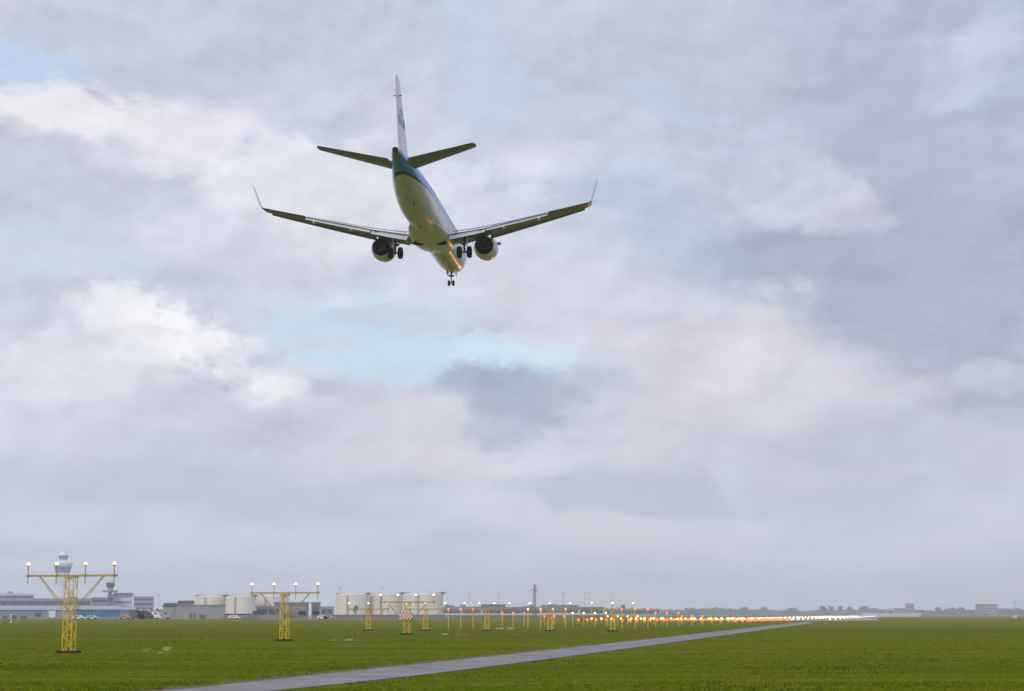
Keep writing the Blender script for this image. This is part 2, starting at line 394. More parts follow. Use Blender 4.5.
# grass tufts over the near field (one uncountable mass)
def in_road(x, y):
    out = np.zeros(len(x), bool)
    ly = np.array([p.y for p in rl]); lx = np.array([p.x for p in rl]); ry = np.array([p.y for p in rr]); rx = np.array([p.x for p in rr])
    o1 = np.argsort(ly); o2 = np.argsort(ry)
    xl = np.interp(y, ly[o1], lx[o1]); xr = np.interp(y, ry[o2], rx[o2])
    return (x > xl - .7) & (x < xr - .35*rng.random(len(x)))
nt_ = 60000
u = rng.random(nt_); y0, y1 = 34.0, 210.0
ty = 1 / (1/y0 + u * (1/y1 - 1/y0)); tx = (rng.random(nt_) * 2 - 1) * (ty * 0.36 + 6)
keep = ~in_road(tx, ty)
for qx, qy in ((-22.8, 87.4), (-15.9, 118.2), (-9.2, 147.9)): keep &= ~((abs(tx - qx) < 1.1) & (abs(ty - qy) < 1.0))
tx, ty = tx[keep], ty[keep]; n = len(tx)
patch = np.sin(tx*.9 + 1.3*np.sin(ty*.31)) * np.sin(ty*.53 + tx*.21) * .5 + .5
tz = np.interp(ty, GY, GZ)
V = np.zeros((n, 3, 3, 3))
for k in range(3):
    ang = rng.random(n) * 2*np.pi; h = 0.016 + 0.045*rng.random(n) * (0.3 + patch) + 0.035*(rng.random(n) < .08)*patch; w = 0.016 * (1 + ty/60) * (0.7 + .6*rng.random(n))
    jx, jy = rng.normal(0, .05, n), rng.normal(0, .05, n)
    lean = rng.normal(0, .04, (n, 2))
    V[:, k, 0] = np.stack([tx + jx - np.cos(ang)*w, ty + jy - np.sin(ang)*w, tz - .04], 1)
    V[:, k, 1] = np.stack([tx + jx + np.cos(ang)*w, ty + jy + np.sin(ang)*w, tz - .04], 1)
    V[:, k, 2] = np.stack([tx + jx + lean[:, 0], ty + jy + lean[:, 1], tz + h], 1)
V = V.reshape(-1, 3); nf = len(V) // 3
me = bpy.data.meshes.new('grass'); me.vertices.add(len(V)); me.vertices.foreach_set('co', V.ravel().astype(np.float32))
me.loops.add(len(V)); me.loops.foreach_set('vertex_index', np.arange(len(V), dtype=np.int32))
me.polygons.add(nf); me.polygons.foreach_set('loop_start', np.arange(0, len(V), 3, dtype=np.int32)); me.polygons.foreach_set('loop_total', np.full(nf, 3, np.int32))
me.update(); me.validate(); me.materials.append(grass_mat('grass_blades', True))
go = bpy.data.objects.new('grass', me); COL.objects.link(go); tag(go, 'short rough green grass of the near airfield', 'grass', kind='stuff')

# ------------------------------------------------------------------ approach light masts
def make_mast(loc, bar_z, lats, label, panel=False, foot=0.50, head=0.45):
    """loc on the ground; bar_z height of the crossbar above the foot; lats: lamp positions along the bar"""
    t = empty('approach_light_mast', loc, -YAW, label, 'light mast', 'approach light masts on lattice towers')
    s = MB()
    s.box(-.46, .46, -.46, .46, -.05, .12)
    s.build('base_slab', M['soil'], t)
    lat = MB(); hb = bar_z - .06
    def leg(i, z):
        f = z / hb; h = (foot*(1-f) + head*f) / 2; return Vector((h*(-1, 1, 1, -1)[i], h*(-1, -1, 1, 1)[i], z))
    for i in range(4): lat.tube(leg(i, .0), leg(i, hb), .025, .022, 6)
    nb = max(3, int(round(hb / .42)))
    for k in range(nb):
        z0, z1 = .05 + (hb-.05)*k/nb, .05 + (hb-.05)*(k+1)/nb
        for i in range(4):
            j = (i + 1) % 4
            if (k + i) % 2 == 0: lat.tube(leg(i, z0), leg(j, z1), .018, n=4)
            else: lat.tube(leg(j, z0), leg(i, z1), .018, n=4)
            lat.tube(leg(i, z1), leg(j, z1), .016, n=4)
    lat.build('lattice_tower', M['yellow'], t)
    half = max(abs(a) for a in lats) + .14
    b = MB(); b.box(-half, half, -.05, .05, bar_z - .05, bar_z + .05); b.box(-head/2 - .06, head/2 + .06, -head/2, head/2, bar_z - .1, bar_z - .052)
    b.build('crossbar', M['yellow_dull'], t)
    zl = max(.2, bar_z - 1.75); sx = min(1.78, half - .15)
    for sg in (-1, 1):
        for yy in (-.2, .2):
            q = MB(); q.tube((sg*sx, yy*.3, bar_z - .03), (sg*(head/2 + .02), yy, zl), .021, n=6); q.build('strut', M['yellow_dull'], t)
    for a in lats:
        p = MB(); p.tube((a, -.085, bar_z - .45), (a, -.085, bar_z + .54), .028, n=6); p.box(a - .06, a + .06, -.12, .0, bar_z - .07, bar_z + .07)
        pp = p.build('lamp_post', M['yellow_dull'] if a < 9 else M['yellow'], t)
        h = MB(); h.lathe((a, -.085, bar_z + .49), (0, 0, 1), [(0, .03), (.02, .09), (.05, .10)], 10); h.build('lamp_housing', M['dark_metal'], pp)
        d = MB(); d.ball((a, -.085, bar_z + .60), .088); d.build('lamp', M['lamp_w'], pp, True)
    if panel:
        w, hh, yb = 1.15, .62, -foot/2 - .06; c = MB()
        n1, n2 = 8, 4; zc = bar_z - 1.45
        for i in range(n1):
            for j in range(n2):
                c.box(-w/2 + w*i/n1, -w/2 + w*(i+1)/n1, yb - .02, yb, zc + hh*j/n2, zc + hh*(j+1)/n2, mi=(i + j) % 2)
        me_ = c.build('chequered_panel', [M['white'], mat('red_paint', (0.45, 0.08, 0.06), 0.6)], t)
    return t
def mast_at(px, s, lampy, **k):
    Y = FPX / s; x = bear(px, lampy, Y); p = Vector((x, Y, gz(Y)))
    lz = EYE + (HOR - lampy) / s
    return p, lz - .60 - p.z
four = (-2.40, -.80, .80, 2.40)
p, b = mast_at(72, 19.33, 564.9); make_mast(p, b, four, 'tallest and nearest yellow lattice mast, four lit lamps, in front of the control tower')
p, b = mast_at(285.3, 14.3, 584.8); make_mast(p, b, four, 'yellow lattice mast with four lit lamps in front of the dark grey sheds')
p, b = mast_at(407.2, 11.43, 595.6); make_mast(p, b, four, 'yellow lattice mast carrying a red and white chequered panel', panel=True)
for px, lats, lab in (
    (366.5, (-2.12, 0, 2.12), 'low yellow lattice mast with three lamps in front of the leftmost cream tank'),
    (425.5, (-2.12, 0, 2.12), 'low yellow lattice mast with three lamps just right of the chequered panel'),
    (487.5, four, 'low yellow lattice mast with four lamps, left of the tall radio mast'),
    (550.5, (-2.12, 0, 2.12), 'low yellow lattice mast with three lamps, first to the right of the radio mast'),
    (612, (-2.12, 0, 2.12), 'low yellow lattice mast with three lamps, rightmost of the lattice masts')):
    lat = (px - 489.5) / 9.55
    P = onaxis(177.0, lat / math.cos(YAW) * .985); P.z = gz(P.y)
    make_mast(P, EYE + (HOR - 603.6) / (FPX / P.y) - .60 - P.z, lats, lab, foot=.46, head=.38)

# rows of single poles behind the masts
def make_pole(h, red, far, Y):
    t = empty('approach_light_pole')
    s = MB(); s.box(-.16, .16, -.16, .16, -.05, .06); s.build('base', M['concrete'], t)
    s = MB(); s.tube((0, 0, .06), (0, 0, h - .10), .055, n=6); s.build('pole', M['yellow'], t)
    k = MB(); k.ball((0, 0, h), .125 if not far else (.18 if Y < 340 else (.32 if red else .17)), 8, 5); k.build('lamp', M['lamp_r'] if red else (M['lamp_far'] if far else M['lamp_w']), t, True)
    return t
NTH = ['first', 'second', 'third', 'fourth', 'fifth', 'sixth', 'seventh', 'eighth', 'ninth', 'tenth']
rows = [(206.2, 2.30), (234.6, 1.87), (263, 1.38), (291, 1.0), (319, .88), (347, .82), (376, .78), (404, .74), (432, .70), (461, .62)]
for ri, (Y, h) in enumerate(rows):
    far = Y > 280
    W = [(-2.32 + 1.55*i) for i in range(4)]
    if Y == 319: W = [-15 + 1.875*i for i in range(17)]
    sets = [('white', W, 'row of white lamps'), ('red', [-12.25, -10.7, -9.15], 'left wing of red lamps'), ('red', [9.15, 10.7, 12.25], 'right wing of red lamps')]
    for colr, lats, what in sets:
        hh = h if (colr == 'white' or Y < 285) else h - .25
        proto = make_pole(hh, colr == 'red', far, Y)
        for i, la in enumerate(lats):
            o = proto if i == 0 else copy_tree(proto)
            P = onaxis(Y, la); P.z = gz(P.y) ; o.location = P; o.rotation_euler = (0, 0, -YAW)
            wing = '' if colr == 'white' else (' left' if la < 0 else ' right')
            pos = ('leftmost' if i == 0 else 'rightmost' if i == len(lats) - 1 else NTH[i] if i < 9 else NTH[len(lats) - 1 - i] + '-from-right')
            tag(o, f'{colr} lamp on yellow pole, {pos} in{wing} {colr} group, {NTH[ri]} pole row behind masts', 'approach light', 'approach lights on single poles')

# the approach lamps throw their beams up the glide path towards the airliner
for Y, la in ((387, 3), (472, 2)):
    bl_ = bpy.data.lights.new('approach_beam', 'SPOT'); bl_.energy = 2.2e4; bl_.color = (1.0, .40, .09); bl_.spot_size = R(16); bl_.spot_blend = .5; bl_.shadow_soft_size = .8
    bo_ = bpy.data.objects.new('approach_beam', bl_); COL.objects.link(bo_); P = onaxis(Y, la); bo_.location = (P.x, P.y, 1.2)
    bo_.rotation_euler = (Vector((-6.5, 150, 33)) - bo_.location).to_track_quat('-Z', 'Y').to_euler()

# runway lights
def rlight(): 
    s = MB(); s.lathe((0, 0, 0), (0, 0, 1), [(0, .14), (.04, .13), (.10, .07)], 8)
    s.ball((0, 0, .26), .18, 8, 5, mi=1)
    return s.build('runway_light', [M['dark_metal'], M['lamp_rw']], None)
pr = rlight(); first = True
spots = []
for k in range(30):
    for s in (-1, 1):
        for q_ in (9.0, 10.5, 12.0): spots.append((8 + 30*k, s*q_))
for k in range(40): spots.append((15 + 30*k, 0))
for k in range(34):
    for s in (-1, 1): spots.append((45*k + 20, s*22.2))
for (s, la) in spots:
    o = pr if first else pr.copy()
    if not first: COL.objects.link(o)
    first = False
    P = p0 + AX*s + RT*la; o.location = (P.x, P.y, .016)
    tag(o, 'small white runway light in the glowing streak along the far runway', 'runway light', 'runway lights in the far glowing streak')

# small things in the grass
def jbox(px, py, w, h, label, colr):
    P = ground_pt(px, py); P.z -= .02
    t = empty('junction_box', P, -YAW, label, 'junction box', 'junction boxes in the grass')
    s = MB(); s.prism([(-w/2, 0), (w/2, 0), (w/2*.92, h*.8), (-w/2*.92, h*.8)], 'y', -w*.35, w*.35); s.build('housing', colr, t)
    s = MB(); s.prism([(-w/2*1.04, h*.8), (w/2*1.04, h*.8), (w/2*.85, h), (-w/2*.85, h)], 'y', -w*.38, w*.38); s.build('lid', colr, t)
gw = mat('pale_green_plastic', (0.15, 0.19, 0.07), 0.6); gw2 = mat('off_white_plastic', (0.29, 0.32, 0.18), 0.6)
for a in ((146, 652, .42, .18, 'dull grey-green box in grass right of the nearest mast, nearer to that mast', gw),
          (167, 650.5, .38, .20, 'brightest pale box in the grass right of the nearest mast', gw2),
          (160.5, 653.3, .25, .08, 'tiny pale lid in the grass between the two boxes right of the nearest mast', gw2),
          (333.5, 641, .42, .17, 'pale green box in the grass right of the four-lamp mast by the grey sheds', gw),
          (349, 641, .45, .17, 'pale green box just below the leftmost low mast', gw2),
          (445, 635, .45, .17, 'pale box in grass below the row of yellow poles, left of its pair', gw2),
          (457, 635, .45, .16, 'pale box in grass below the row of yellow poles, right of its pair', gw),
          (500, 629.3, .85, .22, 'wide white box in grass right of the middle low mast, left one', gw2),
          (510.5, 629.3, .85, .22, 'wide white box in grass right of the middle low mast, right one', gw2)): jbox(*a)
def slab(px, py, w, d, label):
    P = ground_pt(px, py); s = MB(); s.prism([(-w/2, -d/2), (w/2, -d/2), (w/2, d/2), (-w/2, d/2)], 'z', 0, .05)
    o = s.build('concrete_slab', M['concrete'], None, loc=P); o.rotation_euler = (0, 0, -YAW); tag(o, label, 'slab', 'concrete slabs in the grass')
slab(356, 641, 1.1, .7, 'pale concrete slab in grass between two lattice masts, nearer the camera')
slab(373, 633.9, 1.2, .9, 'pale concrete slab right of the foot of the leftmost low mast')
slab(462, 634.6, 1.0, .6, 'narrow concrete slab in grass in front of the yellow pole row')
s = MB(); s.prism([(-.25, -.25), (.25, -.25), (.25, .25), (-.25, .25)], 'z', 0, .12); s.tube((0, 0, .12), (0, 0, 1.45), .10, .08, 8); s.box(-.17, .17, -.1, .1, 1.45, 1.7)
tag(s.build('marker_post', M['white'], None, loc=ground_pt(11, 622.6)), 'white marker post standing alone on the grass at the far left', 'post')
exec_far = True

# ------------------------------------------------------------------ far buildings
def wallmat(name, rgb, v=.1): return mat(name, rgb, .8, var=v, scale=.08)
C_ = dict(pale=wallmat('pale_cladding', (.58, .58, .58)), grey=wallmat('grey_cladding', (.235, .235, .25)), mid=wallmat('mid_grey_cladding', (.31, .31, .325)),
          dark=wallmat('dark_cladding', (.10, .10, .11)), lav=wallmat('blue_grey_cladding', (.26, .28, .35)), green=wallmat('pale_green_cladding', (.30, .35, .31)),
          cream=wallmat('cream_tank_paint', (.69, .63, .51), .05), creamroof=wallmat('cream_roof', (.80, .78, .72), .04), glassb=mat('blue_glass', (.04, .19, .36), .25, var=.3, scale=.15),
          win=mat('window_glass', (.05, .06, .075), .2, var=.3, scale=.3), brown=wallmat('brown_brick', (.17, .14, .12)), roof=wallmat('grey_roof', (.17, .17, .185)), teal=wallmat('teal_panel', (.10, .17, .20)),
          orange=mat('orange_plastic', (.32, .12, .05), .6))
def building(name, px0, px1, pyt, Y, depth, label, wall, bands=0, roof=None, cat='building', bandmat=None, parapet=.6, doors=(), group=None, top2=None):
    x0, x1, H = at(px0, Y), at(px1, Y), ht(pyt, Y)
    xc = (x0+x1)/2; th_ = -math.atan2(xc, Y)          # each faces the field in front of it
    t = empty(name, (xc, Y, 0), th_, label, cat, group); w = (x1-x0)/2*math.cos(th_)
    s = MB(); s.box(-w, w, 0, depth, -.1, H - parapet); s.build('wall', wall, t)
    r = MB(); r.box(-w - .3, w + .3, -.3, depth + .3, H - parapet, H); r.build('roof', roof or C_['roof'], t)
    for k in range(bands):
        bh = H / bands; z = (k + .35) * bh * .95
        b = MB(); n = max(2, int(w*2 / 12))
        for i in range(n):
            xa, xb = -w + .5 + (2*w - 1)*i/n, -w + .5 + (2*w - 1)*(i+1)/n - .4
            b.box(xa, xb, -.12, .05, z, z + bh*.42)
        b.build('window_band', bandmat or C_['win'], t)
    rs_ = random.Random(int(px0*7 + Y))
    if w > 14:
        for _ in range(3):
            u_ = rs_.uniform(-w*.8, w*.8); a_ = rs_.uniform(1.0, 2.6); s = MB(); s.box(u_ - a_, u_ + a_, 2, 5, H - .02, H + rs_.uniform(.7, 1.8)); s.build('roof_unit', C_['roof'] if _ else C_['mid'], t)
    for (d0, d1, dy) in doors:
        a, b_ = at(d0, Y) - (x0+x1)/2, at(d1, Y) - (x0+x1)/2
        d = MB(); d.box(a, b_, -.14, .05, 0, ht(dy, Y)); d.build('door', C_['dark'], t)
    return t
building('terminal_building', -60, 34, 593.2, 1500, 60, 'pale striped terminal block at the far left edge', C_['pale'], 4, C_['pale'])
building('terminal_building', -60, 92, 598.2, 1300, 70, 'long low mid-grey terminal building behind the curved-roof halls', C_['mid'], 2, C_['mid'])
building('office_building', 91, 107.5, 597.4, 1290, 40, 'dark grey block left of the terminal with the glass cab tower', C_['grey'], 3)
building('terminal_building', 107, 113.2, 594.2, 1225, 40, 'dark narrow stair block under the glass cab tower', C_['roof'], 2, C_['dark'])
building('terminal_building', 113.3, 132.2, 592.8, 1240, 60, 'pale banded terminal with dark roof right of the glass cab tower', C_['pale'], 4, C_['roof'], parapet=2.2, bandmat=C_['grey'])
building('office_building', 133.2, 153.5, 596.5, 1400, 40, 'grey office block with rows of windows, right of the banded terminal', C_['mid'], 4)
building('service_building', 133, 150, 607.4, 680, 14, 'cream low service building behind the dark van', C_['pale'], 1, parapet=.4, doors=((137, 139.5, 612.5), (142, 145, 612.5)))
building('service_building', 157, 163.5, 607.2, 720, 12, 'small white-roofed building left of the pale green shed', C_['mid'], 0, M['white'], parapet=1.0)
building('storage_shed', 163, 176, 605.3, 640, 30, 'pale green shed with dark roof edge', C_['green'], 0, C_['dark'], parapet=.5)
building('storage_shed', 176.1, 225, 604.6, 640, 40, 'long plain grey shed in front of the left cream tank', C_['mid'], 0, C_['grey'], parapet=.4, doors=((190.5, 192, 613.5), (194, 195.5, 613.5), (200, 206, 615)))
building('office_building', 164, 178, 603.0, 760, 14, 'low dark-roofed office strip behind the pale green shed', C_['mid'], 1, C_['dark'], parapet=.9)
building('office_building', 178.2, 193.5, 600.6, 770, 16, 'dark roof block rising behind the long grey shed', C_['grey'], 1, C_['dark'], parapet=1.2)
building('storage_shed', 224.5, 257, 613.6, 630, 6, 'low teal sheds in front of the second cream tank', C_['teal'], 1, C_['teal'], parapet=.3, bandmat=C_['lav'])
building('storage_shed', 256, 281, 605.8, 660, 25, 'dark grey shed with window strip left of the four-lamp mast', C_['grey'], 1, C_['grey'])
building('storage_shed', 274, 308.5, 602.0, 690, 30, 'tall dark grey-green shed behind the four-lamp mast', C_['roof'], 1, C_['grey'], bandmat=C_['grey'])
building('storage_shed', 311.3, 320, 602.0, 690, 25, 'narrow dark tower-like shed right of the four-lamp mast', C_['roof'], 1, C_['grey'], bandmat=C_['dark'])
building('storage_shed', 320.2, 334, 606.5, 900, 25, 'low grey shed between the dark sheds and the cream tanks', C_['mid'], 1, C_['grey'])
building('terminal_building', 442, 482, 606.6, 1350, 50, 'low pier building with dark roof right of the cream tanks', C_['pale'], 1, C_['roof'], parapet=2.6)
building('hangar', 481, 505.5, 604.3, 1380, 60, 'low hangar with dark humped roof left of the radio mast', C_['dark'], 1, C_['dark'], parapet=1.0)
building('terminal_building', 482.3, 541, 606.9, 1300, 50, 'long pale pier building beneath the radio mast', C_['pale'], 1, C_['roof'], parapet=2.0)
building('terminal_building', 541.5, 579, 605.0, 1400, 60, 'pier building with grey roof just right of the radio mast', C_['pale'], 1, C_['roof'], parapet=4.0)
building('terminal_building', 579.5, 604, 606.9, 1350, 50, 'pale pier building with tan roof at the right end of the pier', C_['pale'], 1, C_['brown'], parapet=2.2)
building('terminal_building', 604.5, 660, 608.6, 1700, 50, 'low grey building behind the red lamps', C_['mid'], 1, C_['mid'])
building('office_building', 621.3, 625.2, 604.8, 1900, 12, 'small dark block on the skyline above the red lamps', C_['dark'], 1, C_['dark'])
building('office_building', 905.5, 914.5, 603.4, 3300, 16, 'far square tower block on the right skyline', C_['grey'], 5, C_['mid'])
building('office_building', 894, 905, 608.0, 3350, 20, 'low pale building left of the far square tower block', C_['mid'], 2, C_['mid'])
building('office_building', 975.8, 984.4, 603.7, 3200, 24, 'dark half of the wide grey office block at the right skyline', C_['roof'], 4, C_['grey'])
building('office_building', 984.7, 998, 603.9, 3200, 24, 'pale half of the wide grey office block at the right skyline', C_['mid'], 4, C_['grey'])
building('greenhouse', 862, 921, 613.2, 1500, 30, 'long low pale shed beyond the runway end', C_['pale'], 0, C_['pale'], parapet=.6)
building('storage_shed', 925, 990, 613.9, 1600, 30, 'long low grey shed on the far right beyond the grass', C_['lav'], 0, C_['mid'], parapet=.5)

def hall(px0, px1, pyt, pye, Y, depth, label, wall, front, glass=None, doors=(), tail=None):
    x0, x1, H, E_ = at(px0, Y), at(px1, Y), ht(pyt, Y), ht(pye, Y); xc = (x0+x1)/2; th_ = -math.atan(xc/Y); w = (x1-x0)/2*math.cos(th_)
    t = empty('curved_roof_hall', (xc, Y, 0), th_, label, 'hall')
    s = MB(); s.box(-w, w, 0, depth, -.1, E_); s.build('wall', wall, t)
    prof = [(-.5 + (depth + 1)*k/14, E_ + (H - E_)*math.sin(math.pi*min(1, (k/14)*.5 + 0.0) + 0) if k < 14 else E_ + (H-E_)) for k in range(15)]
    poly = [(-.6, E_ - .02)] + [(-.6 + (depth*.8)*k/12, E_ + .05 + (H - E_)*math.sin(math.pi/2*k/12)) for k in range(13)] + [(depth + .6, E_ + .05 + (H-E_)*.9), (depth + .6, E_ - .02)]
    r = MB(); r.prism(poly, 'x', -w - .4, w + .4); r.build('roof', front, t, True)
    if glass:
        n = 12; gl = MB()
        for i in range(n): gl.box(-w + .3 + (2*w-.6)*i/n, -w + .3 + (2*w-.6)*(i+1)/n - .25, -.15, .05, .8, E_ - .35)
        gl.build('window', glass, t)
    for (d0, d1, ya, yb) in doors:
        a, b = at(d0, Y) - (x0+x1)/2, at(d1, Y) - (x0+x1)/2
        d = MB(); d.box(a, b, -.14, .05, max(0, ht(yb, Y)), ht(ya, Y)); d.build('door', C_['dark'], t)
    return t
rl_m = wallmat('silver_roof', (.29, .30, .35))
hall(-40, 74, 606.0, 610.0, 645, 36, 'long blue-grey hall with curved silver roof and dark doors at left', C_['lav'], rl_m,
     doors=((3, 8, 616, 620), (11.6, 17, 615.5, 620), (20.5, 26.5, 616, 620), (34.5, 40, 613, 616.8)))
hall(75, 120.5, 605.6, 609.6, 646, 36, 'hall with curved silver roof and blue glass front', C_['lav'], rl_m, glass=C_['glassb'])
hall(120.8, 134.5, 607.0, 609.8, 646, 36, 'short dark grey end hall right of the blue glass front', C_['grey'], C_['mid'])

def tank(px0, px1, pyt, pyr, Y, label, base=None):
    x0, x1 = at(px0, Y), at(px1, Y); r = (x1-x0)/2; H = ht(pyt, Y); Hr = ht(pyr, Y)
    t = empty('storage_tank', ((x0+x1)/2, Y + r, 0), 0, label, 'storage tank', 'cream storage tanks')
    s = MB(); s.lathe((0, 0, 0), (0, 0, 1), [(-.1, r), (H, r)], 56); s.build('wall', C_['cream'], t, True)
    s = MB(); s.lathe((0, 0, 0), (0, 0, 1), [(H + .01, r*1.004), (H + .35, r*1.004)] + [(H + .35 + (Hr - H - .35)*math.sin(math.pi/2*k/8), r*math.cos(math.pi/2*k/8)*.99 + .01) for k in range(1, 9)], 56); s.build('roof', C_['creamroof'], t, True)
    rl_ = MB()
    for k in range(40):
        a = 2*math.pi*k/40; b = 2*math.pi*(k+1)/40
        c0, c1 = (r*math.cos(a), r*math.sin(a)), (r*math.cos(b), r*math.sin(b))
        rl_.tube((c0[0], c0[1], H + .3), (c0[0], c0[1], H + 1.4), .09, n=4)
        for z in (.85, 1.4): rl_.tube((c0[0], c0[1], H + z), (c1[0], c1[1], H + z), .07, n=4)
    rl_.build('railing', C_['dark'], t)
    st_ = MB(); st_.box(-r*.2 - .5, -r*.2 + .5, -r*1.03, -r*.96, 0, H); st_.build('ladder', C_['mid'], t)
    s = MB(); s.box(r*.86, r*1.12, -r*.3, -r*.3 + 2.5, H + .4, H + 1.7); s.build('platform', C_['roof'], t)
    return t
tank(193, 222.6, 597.3, 594.9, 1000, 'cream storage tank half hidden behind the long grey shed')
tank(223, 253, 597.3, 594.9, 990, 'cream storage tank above the low teal sheds')
tank(253.5, 283, 597.3, 594.9, 1010, 'cream storage tank directly behind the four-lamp mast')
tank(334, 367, 595.3, 592.3, 1000, 'leftmost of the three large cream tanks right of the dark sheds')
tank(367.4, 401.5, 595.0, 592.2, 1010, 'middle of the three large cream tanks, partly behind the chequered mast')
tank(401.8, 442, 594.8, 592.0, 990, 'widest cream tank, rightmost of the large three')

# control tower
def tower():
    Y = 1900; x = at(61.0, Y); k = Y / FPX
    t = empty('control_tower', (x, Y, 0), 0, 'tall pale control tower with flared top behind the nearest light mast', 'control tower')
    z = lambda py: ht(py, Y)
    cw = wallmat('tower_concrete', (.66, .66, .68)); gl = wallmat('tower_glass', (.17, .19, .24))
    def part(name, prof, m): MB().lathe((0, 0, 0), (0, 0, 1), [(z(y) , r*k) for y, r in prof], 32).build(name, m, t, True)
    part('shaft', [(616, 4.0), (590, 3.6), (584, 3.7), (577, 5.6), (572.6, 6.9)], cw)
    part('window_gallery', [(572.5, 7.0), (570, 7.6), (566.4, 8.6)], gl)
    part('gallery_rim', [(566.3, 8.7), (563.6, 9.5), (563, 9.3), (561.5, 5.0), (560.2, 3.3), (559.6, 3.6)], cw)
    part('cab', [(559.5, 3.9), (555.6, 4.9)], gl)
    part('roof', [(555.5, 5.1), (554.9, 5.1), (553.6, 4.0), (551.5, 2.2), (551.2, .5)], cw)
    s = MB(); s.tube((0, 0, z(551.4)), (0, 0, z(548.5)), .35, .2, 6); s.build('antenna', C_['grey'], t)
    for a in (-1.6, 1.5, 2.5):
        s = MB(); s.tube((a*k, 0, z(553.5)), (a*k, 0, z(551.0)), .25, .15, 5); s.build('antenna', C_['grey'], t)
tower()
def old_tower():
    Y = 1245; x = at(110, Y); k = Y / FPX; z = lambda py: ht(py, Y)
    t = empty('observation_tower', (x, Y - 2, 0), 0, 'dark glass cab on a stalk above a flat disc roof, left of the banded terminal', 'tower')
    def part(name, prof, m, dx=0): MB().lathe((dx*k, 0, 0), (0, 0, 1), [(z(y), r*k) for y, r in prof], 20).build(name, m, t, True)
    part('stalk', [(616, 1.6), (592.4, 1.6)], C_['mid']); part('platform', [(592.3, 6.6), (591.6, 7.6), (590.4, 7.6), (590.2, 2.6), (587.7, 2.4)], C_['mid'])
    part('cab', [(587.6, 3.2), (586, 4.2), (583.2, 4.3)], C_['win']); part('roof', [(583.1, 4.4), (582.0, 2.6), (581.7, .4)], C_['grey'])
old_tower()

def radio_mast():
    Y = 1150; x = at(534.6, Y); H = ht(584.3, Y); t = empty('radio_mast', (x, Y, 0), 0, 'tall dark lattice radio mast with two platforms on the skyline', 'radio mast')
    s = MB(); w0, w1 = .75, .4
    P = lambda i, z: Vector(((w0 + (w1-w0)*z/H)*(-1, 1, 1, -1)[i], (w0 + (w1-w0)*z/H)*(-1, -1, 1, 1)[i], z))
    for i in range(4): s.tube(P(i, 0), P(i, H), .24, .2, 5)
    n = 16
    for k in range(n):
        for i in range(4):
            s.tube(P(i, H*k/n), P((i+1) % 4, H*(k+1)/n), .13, n=4); s.tube(P((i+1) % 4, H*k/n), P(i, H*(k+1)/n), .13, n=4)
    mm = mat('mast_steel', (.06, .045, .05), .6); s.build('lattice', mm, t)
    for py, r in ((590.3, 2.6), (600.3, 2.0)):
        MB().lathe((0, 0, ht(py, Y)), (0, 0, 1), [(0, r), (.35, r)], 12).build('platform', mm, t)
    for py in (586, 587.5, 591.5): 
        MB().lathe((.7, -.8, ht(py, Y)), (.3, -1, 0), [(0, .5), (.4, .6)], 10).build('dish', C_['mid'], t)
    MB().tube((0, 0, H), (0, 0, H + 1.6), .1, .04, 5).build('antenna', mm, t)
radio_mast()
def apron_mast(px, pyt, Y, label):
    t = empty('apron_light_mast', (at(px, Y), Y, 0), 0, label, 'light mast', 'thin apron light masts on the skyline'); H = ht(pyt, Y)
    MB().tube((0, 0, 0), (0, 0, H), .28, .14, 6).build('pole', C_['mid'], t)
    s = MB(); s.box(-1.2, 1.2, -.3, .3, H - .5, H); s.build('lamp_frame', C_['mid'], t)
for a in ((469, 593.5, 1500, 'thin apron mast left of the dark-roofed hangar'), (498.5, 594, 1500, 'thin apron mast above the dark-roofed hangar'),
          (563.5, 592.5, 1500, 'thin apron mast, first to the right of the radio mast'), (585, 592.5, 1500, 'taller thin apron mast near the end of the pier, left of its pair'), (589, 591.8, 1520, 'taller thin apron mast near the end of the pier, right of its pair'),
          (612, 595, 1600, 'thin apron mast above the rightmost lattice mast'), (158.5, 594.5, 1300, 'thin apron mast right of the grey office block'), (1015, 602.5, 1500, 'thin mast at the far right of the skyline'),
          (340, 587, 1300, 'thin mast behind the leftmost of the three large tanks'), (382, 587.5, 1300, 'thin mast behind the middle large tank')): apron_mast(*a)

# vehicles near the far edge of the grass
def vehicle(px, Y, kind, colr, label, rz=0.0, z=0.012):
    L_, W_, H_ = {'van': (5.6, 2.0, 2.6), 'car': (4.3, 1.75, 1.45), 'truck': (6.6, 2.3, 3.0)}[kind]
    t = empty(kind if kind != 'car' else 'parked_car', (at(px, Y), Y, z), rz, label, kind)
    h = L_/2
    prof = {'van': [(-h, .35), (h, .35), (h, 1.1), (h-.25, 1.25), (h-1.1, H_-.1), (h-1.3, H_), (-h+.05, H_), (-h, H_-.2)],
            'car': [(-h, .3), (h, .3), (h, .7), (h-.9, .85), (h-1.6, H_), (-h+1.0, H_), (-h+.2, .9), (-h, .85)],
            'truck': [(-h, .6), (h, .5), (h, 1.5), (h-.2, H_-.4), (h-1.7, H_-.3), (h-1.8, H_), (-h, H_)]}[kind]
    s = MB(); s.prism(prof, 'y', -W_/2, W_/2); s.build('body', colr, t)
    for sg in (-1, 1):
        s = MB(); a, b = (h-2.2, h-1.15) if kind != 'car' else (-h+.9, h-1.5)
        zt = H_ - .2 if kind != 'truck' else H_ - .6; zb = zt - .6 if kind != 'car' else .92
        s.box(a, b, sg*W_/2 - .02, sg*W_/2 + .02, zb, zt - .05); s.build('window', C_['win'], t)
        for xx in (-h + .9, h - .9):
            w_ = MB(); w_.lathe((xx, sg*(W_/2 - .12), .34), (0, 1, 0), [(-.12, .34), (.13, .34)], 14); w_.build('wheel', M['rubber'], t)
